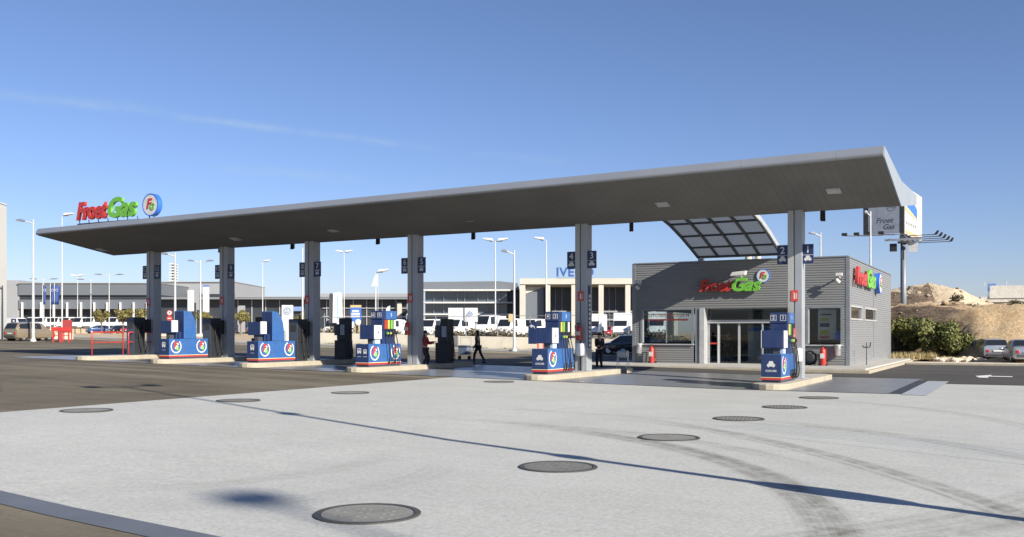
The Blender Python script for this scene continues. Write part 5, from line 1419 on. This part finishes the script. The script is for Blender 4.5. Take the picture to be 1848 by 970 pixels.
MB().box(-.5, .5, -.01, .12, zof(555.4, D) - z, zof(551, D) - z).build('top_strip', M_tan, t)
for k, (a, b_) in enumerate(((-.32, .3), (-.4, .38), (-.4, .38))): MB().box(a, b_, -.012, -.001, zof(563.5 + 5 * k, D) - z, zof(560 + 5 * k, D) - z).build('text_line', M_white, t)
MB().ball((.2, -.0, zof(582, D) - z), (.28, .06, .3)).build('oval_print', M_white, t)
for s_ in (-.1, .25): MB().cyl((s_, .16, 0), (s_, .16, zof(556, D) - z), .05).build('post', M_tan, t)
for px, ya, yb, m, lab, D in ((344, 524, 562, M_white, 'left white banner behind the leftmost blue pump', 150), (354, 521, 560, M_lsheet, 'pale grey banner between two white ones behind the leftmost blue pump', 152), (371.5, 518, 564, M_white, 'white totem with blue cap behind the leftmost blue pump', 148), (436, 552, 600, M_lsheet, 'pale grey pillar sign behind the olive tree by the fin pump', 140)):
    x, y = at_depth(px, D); z = ground(x)
    t = thing('banner_sign', lab, 'sign', (x, y, z), FW, 'plain pale banner signs')
    MB().box(-.48, .48, 0, .2, zof(yb, D) - z, zof(ya, D) - z).build('panel', m, t)
    MB().box(-.07, .07, .05, .15, 0, zof(yb, D) - z - .003).build('post', M_steel, t)
    if px == 371.5: MB().prism([(-.5, zof(517.8, D) - z), (.5, zof(517.8, D) - z), (.45, zof(515.5, D) - z), (-.3, zof(515, D) - z)], -.02, .22, 'y').build('cap', M_ad, t)
for px, D, ya, yb, lab in ((677, 101, 495, 517, 'small pale flag hanging by the flood light above the third pump'), (699, 110, 552, 572, 'white and grey sail flag right of the third pump')):
    x, y = at_depth(px, D); z = ground(x)
    t = thing('sail_flag', lab, 'flag', (x, y, z), FW, 'sail flags')
    MB().cyl((.3, 0, 0), (.3, 0, zof(ya, D) - z), .03, n=6).build('pole', M_steel, t)
    MB().prism([(-.4, zof(yb, D) - z), (.27, zof(yb, D) - z), (.27, zof(ya, D) - z), (-.05, zof(ya + 3, D) - z)], -.02, .02, 'y').build('cloth', M_white, t)
# round traffic signs on one post
D = 100; x, y = at_depth(306, D); z = ground(x)
t = thing('traffic_sign', 'post with two round red traffic signs left of the leftmost blue pump', 'traffic sign', (x, y, z), FW)
MB().cyl((0, .05, 0), (0, .05, zof(560, D) - z), .05).build('post', M_steel, t)
for yc, kind_ in ((565, 0), (575, 1)):
    zc = zof(yc, D) - z
    dsk = MB().cyl((0, 0, zc), (0, -.02, zc), .29, n=24).build('disc', M_white if kind_ == 0 else M_red, t)
    if kind_ == 0:
        MB().arc('f', (0, zc), .22, .29, 0, 360, -.022).build('red_ring', M_red, dsk)
        MB().poly('f', [(-.1, zc - .12), (-.02, zc - .12), (.02, zc + .02), (.12, zc + .02), (.0, zc + .14), (-.04, zc + .1)], -.022).build('arrow', M_black, dsk)
    else: MB().box(-.19, .19, -.026, -.021, zc - .05, zc + .05).build('white_bar', M_white, dsk)
# red frames and board at the far left
for px, lab in ((102, 'red tubular frame left of the red board'), (118, 'red tubular frame in front of the red board')):
    D = 81; x, y = at_depth(px, D)
    t = thing('hoop_stand', lab, 'stand', (x, y, ground(x)), FW, 'red tubular frames at the far left')
    for s_ in (-.28, .28): MB().box(s_ - .05, s_ + .05, -.05, .05, 0, 1.2).build('post', M_red, t)
    MB().box(-.42, .42, -.08, .08, .95, 1.28).build('top_bar', M_red, t, bevel=.03)
    MB().box(-.23, .23, -.03, .03, .55, .62).build('mid_bar', M_red, t)
D = 86; x, y = at_depth(121, D)
t = thing('red_board', 'dark red board on two legs behind the red frames', 'sign', (x, y, ground(x)), FW)
MB().box(-.42, .42, 0, .1, .75, 1.9).build('board', mat('dull_red', (.28, .04, .04), .6), t)
for s_ in (-.35, .35): MB().box(s_ - .04, s_ + .04, .102, .16, 0, 1.8).build('leg', M_red, t)
D = 83; x, y = at_depth(109, D)
t = thing('dark_bin', 'dark narrow bin between the red frames', 'bin', (x, y, ground(x)), FW)
MB().lathe([(.18, 0), (.2, .05), (.2, 1.0), (.15, 1.05)], n=14).build('bucket', M_dgrey, t); MB().lathe([(.21, .9), (.22, .95), (.21, 1.0)], n=14).build('rim', M_red, t)
# red rack and tan crate by the low wall
D = 73; x, y = at_depth(980 - 4, D)
t = thing('red_rack', 'small red upright rack against the low cream wall', 'rack', (x, y, ground(x) + .1), FW)
for s_ in (-.22, .22): MB().box(s_ - .07, s_ + .07, -.1, .1, 0, 1.0).build('upright', M_pict, t)
MB().box(-.14, .14, -.03, .03, .06, .14).build('cross_bar', M_pict, t)
D = 76.5; x, y = at_depth(922, D)
t = thing('tan_hanging_sign', 'tan panel hung on the lamp post by the low wall', 'sign', (x, y, zof(581, D)), FW)
MB().box(-.2, .2, -.05, .05, 0, .62).build('panel', M_tan, t, bevel=.03); MB().box(.202, .32, -.02, .02, .3, .36).build('bracket', M_steel, t)

# vehicles in the background
HT = R(-61.7)                      # heading straight at the viewer
x, y = at_depth(54, 84); vehicle('parked_car', 'gold people carrier at the far left behind the white lamp post', 'car', (x, y, ground(x)), R(96), ST_MPV, P_gold, None, **KW_M)
x, y = at_depth(1128, 71); vehicle('parked_car', 'black car between the second column and the shop', 'car', (x, y, ground(x) + .01), R(205), ST_HATCH, P_black, None, **KW_H)
GV = 'white vans parked above the low wall'
vx, vy = at_depth(965, 122)
van = vehicle('white_van', 'white van in front of the grey panel of the cream stone building', 'van', (vx, vy, 1.38), HT + R(-28), ST_VAN, P_white, GV, **KW_V)
for px, D, r_, lab, sc in ((782, 124, -20, 'white van just right of the third column', 1), (833, 121, -32, 'white van below the wide white emblem board', 1), (884, 123, -30, 'tall roofed white van right of the walking woman', 1.22),
                           (921, 118, -25, 'white van directly behind the white lamp by the low wall', 1), (708, 126, -25, 'white van left of the third column', 1), (610, 124, -20, 'white van behind the third pump at its left', 1)):
    x, y = at_depth(px, D); c_ = dup(van, (x, y, 1.38), HT + R(r_), lab, GV); c_.scale = (1, 1, sc)
def box_truck(label, px, D, r_):
    x, y = at_depth(px, D)
    t = vehicle('white_truck', label, 'truck', (x, y, 1.38), HT + R(r_), [(-.2, .4, 1.2, 1.9, .92, .84), (-.1, .35, 1.25, 2.05, .97, .86), (1.2, .3, 1.25, 2.1, .98, .84), (1.9, .3, 1.15, 1.28, .97, .84), (2.4, .32, .95, 1.0, .92, .78), (2.55, .4, .75, .78, .8, .66)], P_white, 'white box trucks beside the shop', side=((1, 2),), screen=(3, 2), wheels=(-2.2, 1.6), wr=.36, tw=.9)
    MB().box(-3.6, -.28, -1.05, 1.05, .75, 3.0).build('cargo_box', P_white, t, bevel=.03)
    MB().box(-3.6, -.2, -.5, .5, .45, .74).build('chassis', M_dgrey, t)
box_truck('white box truck nearest the left corner of the shop', 1122, 118, -12)
box_truck('white box truck beside the red car, left of its twin', 1074, 124, -14)
box_truck('white box truck seen through the left shop window', 1186, 112, -10)
x, y = at_depth(1096, 138); vehicle('parked_car', 'red car glimpsed between the white trucks', 'car', (x, y, 1.38), HT + R(-15), ST_HATCH, P_red, None, **KW_H)
GL = 'white vans in the row before the grey hall'
for k in range(10):
    px = 64 + k * 21.2; x, y = at_depth(px, 190)
    c_ = dup(van, (x, y, 2.7), HT + R(-14 + 3 * (k % 3)), '%s white van from the left in the row before the grey hall' % ('first', 'second', 'third', 'fourth', 'fifth', 'sixth', 'seventh', 'eighth', 'ninth', 'tenth')[k], GL)
x, y = at_depth(30, 165); dup(van, (x, y, 2.2), HT + R(60), 'white van side on behind the gold car', 'white vans at the far left')
GP = 'cars parked before the grey hall'
hatch = None
for px, D, r_, P_, lab in ((177, 172, -50, P_blue, 'dark blue car parked below the two armed lamp'), (205, 174, -35, P_grey, 'grey blue car parked under the middle olive tree'), (216, 170, -20, P_black, 'black car parked right of the grey blue car'),
                           (236, 168, -15, P_red, 'red car parked just left of the dark dispenser'), (292, 165, -70, P_red, 'red car seen between the leftmost column and the first fin pump'), (437, 150, 200, P_black, 'dark car behind the fin shaped pump by the fourth column')):
    x, y = at_depth(px, D); vehicle('parked_car', lab, 'car', (x, y, ground(x)), HT + R(r_), ST_HATCH, P_, GP, **KW_H)

# small street trees
def tree(label, px, D, yt, yb, wpx, seed):
    rnd = random.Random(seed); x, y = at_depth(px, D); z = ground(x)
    t = thing('olive_tree', label, 'tree', (x, y, z), 0, 'small olive trees before the grey hall')
    zt_, zb_ = zof(yt, D) - z, zof(yb, D) - z; hw = wpx / 2 / FPX * D; zc = (zt_ + zb_) / 2; hh = (zt_ - zb_) / 2
    tk = MB().tube([(0, 0, 0), (.04, 0, zb_ * .6), (0, .05, zb_ + hh * .3)], [.11, .08, .06], 7)
    for k in range(6):
        a = k * 1.05 + rnd.uniform(-.3, .3); tk.tube([(0, 0, zb_ * .8), (hw * .4 * math.cos(a), hw * .4 * math.sin(a), zc), (hw * .7 * math.cos(a), hw * .7 * math.sin(a), zc + hh * rnd.uniform(-.2, .6))], [.05, .035, .015], 5)
    tk.build('trunk', M_bark, t)
    bl = [(rnd.uniform(-.6, .6) * hw, rnd.uniform(-.6, .6) * hw, zc + rnd.uniform(-.55, .5) * hh, hw * rnd.uniform(.3, .5), hw * rnd.uniform(.3, .5), hh * rnd.uniform(.3, .5)) for _ in range(11)]
    leaves(2600, bl, .13, rnd).build('crown', L_tree, t)
for a in (('round olive tree nearest the white van row', 183, 150, 557, 585, 26, 21), ('broad olive tree in the middle left of the dark dispenser', 222, 150, 555, 583, 36, 22), ('olive tree just left of the leftmost column', 262, 148, 553, 580, 28, 23),
          ('olive tree between the fifth column and the fin pump', 434, 135, 559, 584, 34, 24), ('olive tree behind the first fin pump', 372, 140, 560, 582, 34, 25), ('thin olive tree behind the left dispenser of the fourth column', 545, 130, 560, 580, 22, 26)):
    tree(*a)

# tall lamp masts outside the frame at the right, whose shadows cross the apron
def mast(label, x, y, H_, r, plates, head):
    t = thing('lamp_mast', label, 'lamp mast', (x, y, 0), SUN_AZ * -1, 'tall lamp masts of the yard')
    MB().cyl((0, 0, 0), (0, 0, H_), r, r * .4, 14).build('pole', M_pole, t)
    MB().lathe([(r * 2, 0), (r * 2, .06), (r * 1.3, .1), (r * 1.2, .6)], n=14).build('base', M_steel, t)
    for z_, h_, w_ in plates: MB().ball((0, 0, z_), (w_, w_, h_ / 2), n=16, m=10).build('fitting', M_steel, t, smooth=True)
    for s_ in (-1, 1):
        a_ = MB().tube([(0, 0, H_ - .2), (0, s_ * head, H_)], .05).build('arm', M_pole, t)
        MB().box(-.3, .3, s_ * head - .2, s_ * head + .3, H_ - .05, H_ + .15).build('lamp_head', MATS['lamp_housing'], a_, bevel=.04)
mast('tall lamp mast with oval fitting just outside the right edge', 3.0, 9.85, 15.2, .11, [(2.75, 1.15, .26), (4.95, .5, .17), (9.6, .4, .2)], .9)
# the second, much higher mast behind the viewer
hx, hy = -7.83, 8.2; Hm = 26.0; L_ = Hm / math.tan(SUN_EL)
t = thing('lamp_mast', 'very high mast with a ring of floodlights standing behind the viewer', 'lamp mast', (hx + L_ * math.cos(SUN_AZ), hy - L_ * math.sin(SUN_AZ), 0), 0, 'tall lamp masts of the yard')
MB().cyl((0, 0, 0), (0, 0, Hm), .15, .06, 14).build('pole', M_pole, t)
MB().lathe([(.5, 0), (.5, .1), (.3, .2)], n=14).build('base', M_steel, t)
MB().lathe([(.25, Hm - .2), (.4, Hm - .13), (.4, Hm + .1), (.2, Hm + .2)], n=18).build('head_ring', M_steel, t)

# ---------------------------------------------------------------- people
M_skin = mat('skin', (.42, .26, .19), .6); M_hair = mat('dark_hair', (.015, .012, .01), .6)
M_jred = mat('red_jacket', (.2, .018, .025), .8, bump=.2); M_jblk = mat('black_coat', (.014, .014, .017), .85, bump=.2)
M_trou = mat('dark_trousers', (.014, .015, .02), .85); M_shoe = mat('dark_shoes', (.02, .018, .016), .5)
def skin_mesh(name, chains, m, parent, sub=1):
    """one continuous surface grown round a connected skeleton: verts {id:(co, radius)}, edges"""
    verts, edges = chains
    ids = list(verts); me = bpy.data.meshes.new(name)
    me.from_pydata([verts[i][0] for i in ids], [(ids.index(a), ids.index(b_)) for a, b_ in edges], [])
    o = bpy.data.objects.new(name, me); COL.objects.link(o)
    sk = o.modifiers.new('skin', 'SKIN'); sk.use_smooth_shade = True
    lay = me.skin_vertices[0].data
    for k, i in enumerate(ids):
        r_ = verts[i][1]; lay[k].radius = (r_ if isinstance(r_, tuple) else (r_, r_)); lay[k].use_root = (k == 0)
    sb = o.modifiers.new('subsurf', 'SUBSURF'); sb.levels = sub; sb.render_levels = sub
    dg = bpy.context.evaluated_depsgraph_get(); dg.update()
    nm = bpy.data.meshes.new_from_object(o.evaluated_get(dg)); bpy.data.objects.remove(o)
    nm.materials.clear(); nm.materials.append(m)
    for p in nm.polygons: p.use_smooth = True
    o = bpy.data.objects.new(name, nm); COL.objects.link(o); o.parent = parent
    return o
def person(label, loc, rz, pose, top, hair_long=False, h=1.72, coat=False):
    """front is +x. pose: hand and foot targets"""
    t = thing('person', label, 'person', loc, rz); k = h / 1.72
    lean = pose.get('lean', 0.0)
    V = {}; Ed = []
    def add(i, co, r_): V[i] = (tuple(c_ * k for c_ in co), tuple(x * k for x in r_) if isinstance(r_, tuple) else r_ * k)
    add('pel', (0, 0, .93), (.13, .11)); add('waist', (lean * .3, 0, 1.08), (.125, .1)); add('chest', (lean * .7, 0, 1.3), (.15, .11)); add('neck', (lean, 0, 1.46), .055)
    add('jaw', (lean + .03, 0, 1.55), (.07, .08)); add('crown', (lean + .015, 0, 1.655), (.085, .095))
    Ed += [('pel', 'waist'), ('waist', 'chest'), ('chest', 'neck'), ('neck', 'jaw'), ('jaw', 'crown')]
    for s_, n_ in ((1, 'L'), (-1, 'R')):
        hand = Vector(pose['hand' + n_]); sh = Vector((lean, s_ * .19, 1.4)); mid = (hand + sh) / 2
        d = (hand - sh).length; bend = math.sqrt(max(.0, .29 ** 2 - (d / 2) ** 2)); el = mid + Vector((-.7, s_ * .25, -.65)).normalized() * bend
        add('sh' + n_, sh, .062); add('el' + n_, el, .045); add('wr' + n_, hand, .028)
        dr = (hand - el).normalized(); add('pm' + n_, hand + dr * .08, (.036, .018))
        Ed += [('chest', 'sh' + n_), ('sh' + n_, 'el' + n_), ('el' + n_, 'wr' + n_), ('wr' + n_, 'pm' + n_)]
        foot = Vector(pose['foot' + n_]); hip = Vector((0, s_ * .09, .88)); mid = (foot + hip) / 2; d = (foot - hip).length
        bend = math.sqrt(max(.0004, .415 ** 2 - (d / 2) ** 2)); kn = mid + Vector((1, 0, .1)).normalized() * bend
        add('hip' + n_, hip, .088); add('kn' + n_, kn, .058); add('an' + n_, foot, .04); add('toe' + n_, foot + Vector((.15, 0, -.05)), (.04, .03))
        Ed += [('pel', 'hip' + n_), ('hip' + n_, 'kn' + n_), ('kn' + n_, 'an' + n_), ('an' + n_, 'toe' + n_)]
    body = skin_mesh('body', (V, Ed), M_skin, t)
    # fingers and face grown into the body mesh
    mb = MB()
    for s_, n_ in ((1, 'L'), (-1, 'R')):
        pm = Vector(V['pm' + n_][0]); wr_ = Vector(V['wr' + n_][0]); dr = (pm - wr_).normalized(); sd = dr.cross(Vector((0, 0, 1)) if abs(dr.z) < .9 else Vector((1, 0, 0))).normalized(); up = sd.cross(dr)
        for q, ln in zip((-.027, -.009, .009, .027), (.06, .075, .07, .055)):
            p0 = pm + sd * q; mb.tube([p0 - dr * .02, p0 + dr * ln * .55, p0 + dr * ln - up * .02], [.009, .0085, .006], 6)
        mb.tube([wr_ + dr * .03, wr_ + dr * .06 + sd * .04, wr_ + dr * .1 + sd * .045], [.011, .01, .007], 6)
    fx = V['crown'][0][0]
    mb.tube([(fx + .085 * k, 0, 1.62 * k), (fx + .115 * k, 0, 1.585 * k), (fx + .09 * k, 0, 1.575 * k)], [.008, .016, .01], 6)
    for s_ in (-1, 1): mb.ball((fx - .0, s_ * .09 * k, 1.6 * k), (.02, .01, .035), 8, 6); mb.ball((fx + .083 * k, s_ * .033 * k, 1.625 * k), (.008, .014, .008), 8, 5)
    mb.box(fx + .08 * k, fx + .098 * k, -.025, .025, 1.53 * k, 1.543 * k)
    tmp = bpy.data.meshes.new('tmp'); tmp.from_pydata(mb.v, [], mb.f)
    bm = bmesh.new(); bm.from_mesh(body.data); bm.from_mesh(tmp); bm.to_mesh(body.data); bm.free()
    # clothes over the body
    up_v = {i: (V[i][0], tuple((x + .022) for x in V[i][1]) if isinstance(V[i][1], tuple) else V[i][1] + .02) for i in ('pel', 'waist', 'chest', 'shL', 'elL', 'wrL', 'shR', 'elR', 'wrR')}
    up_v['col'] = ((lean * .95 * k, 0, 1.44 * k), .07)
    if coat: up_v['hem'] = ((0, 0, .72 * k), (.17, .15))
    ue = [('pel', 'waist'), ('waist', 'chest'), ('chest', 'col')] + [e for n_ in 'LR' for e in (('chest', 'sh' + n_), ('sh' + n_, 'el' + n_), ('el' + n_, 'wr' + n_))] + ([('pel', 'hem')] if coat else [])
    skin_mesh('jacket', (up_v, ue), top, t)
    lo = {i: (V[i][0], tuple(x + .016 for x in V[i][1]) if isinstance(V[i][1], tuple) else V[i][1] + .018) for i in ('pel', 'hipL', 'knL', 'anL', 'hipR', 'knR', 'anR')}
    skin_mesh('trousers', (lo, [('pel', 'hip' + n_) for n_ in 'LR'] + [('hip' + n_, 'kn' + n_) for n_ in 'LR'] + [('kn' + n_, 'an' + n_) for n_ in 'LR']), M_trou, t)
    for n_ in 'LR':
        a = Vector(V['an' + n_][0])
        MB().ball((a.x + .06, a.y, a.z - .045), (.14, .052, .05), 12, 8).build('shoe', M_shoe, t, smooth=True)
    mb = MB().ball((fx - .025 * k, 0, 1.665 * k), (.105, .098, .1), 14, 10)
    if hair_long: mb.ball((fx - .06 * k, 0, 1.56 * k), (.07, .1, .16), 12, 8)
    mb.build('hair', M_hair, t, smooth=True)
    return t
x, y = at_depth(767, 43.9)
person('person in a red jacket and dark trousers standing behind the third column', (x, y, ground(x) + .01), R(28.3 - 15), dict(handL=(.42, .12, 1.22), handR=(.4, -.1, 1.15), footL=(.05, .12, .09), footR=(-.06, -.11, .09), lean=.02), M_jred, True, 1.72)
x, y = at_depth(863, 50)
person('person in black walking across the forecourt past the equipment trolley', (x, y, ground(x) + .01), R(208 - 15), dict(handL=(.14, .24, .86), handR=(.2, -.2, .95), footL=(.2, .09, .09), footR=(-.34, -.09, .13), lean=.05), M_jblk, True, 1.73, True)
x, y = at_depth(1082, 45.2)
person('person in black standing behind the second column with hands together', (x, y, ground(x) + .01), R(-61.7 - 20), dict(handL=(.24, .04, 1.12), handR=(.24, -.05, 1.1), footL=(.02, .11, .09), footR=(0, -.11, .09)), M_jblk, False, 1.74)
x, y = at_row(1312, 53.2)
person('person in dark clothes standing inside the shop behind the glass doors', (x, y, .18), R(-61.7 + 10), dict(handL=(.05, .24, .88), handR=(.3, -.12, 1.3), footL=(0, .11, .09), footR=(.02, -.11, .09)), M_jblk, False, 1.74)
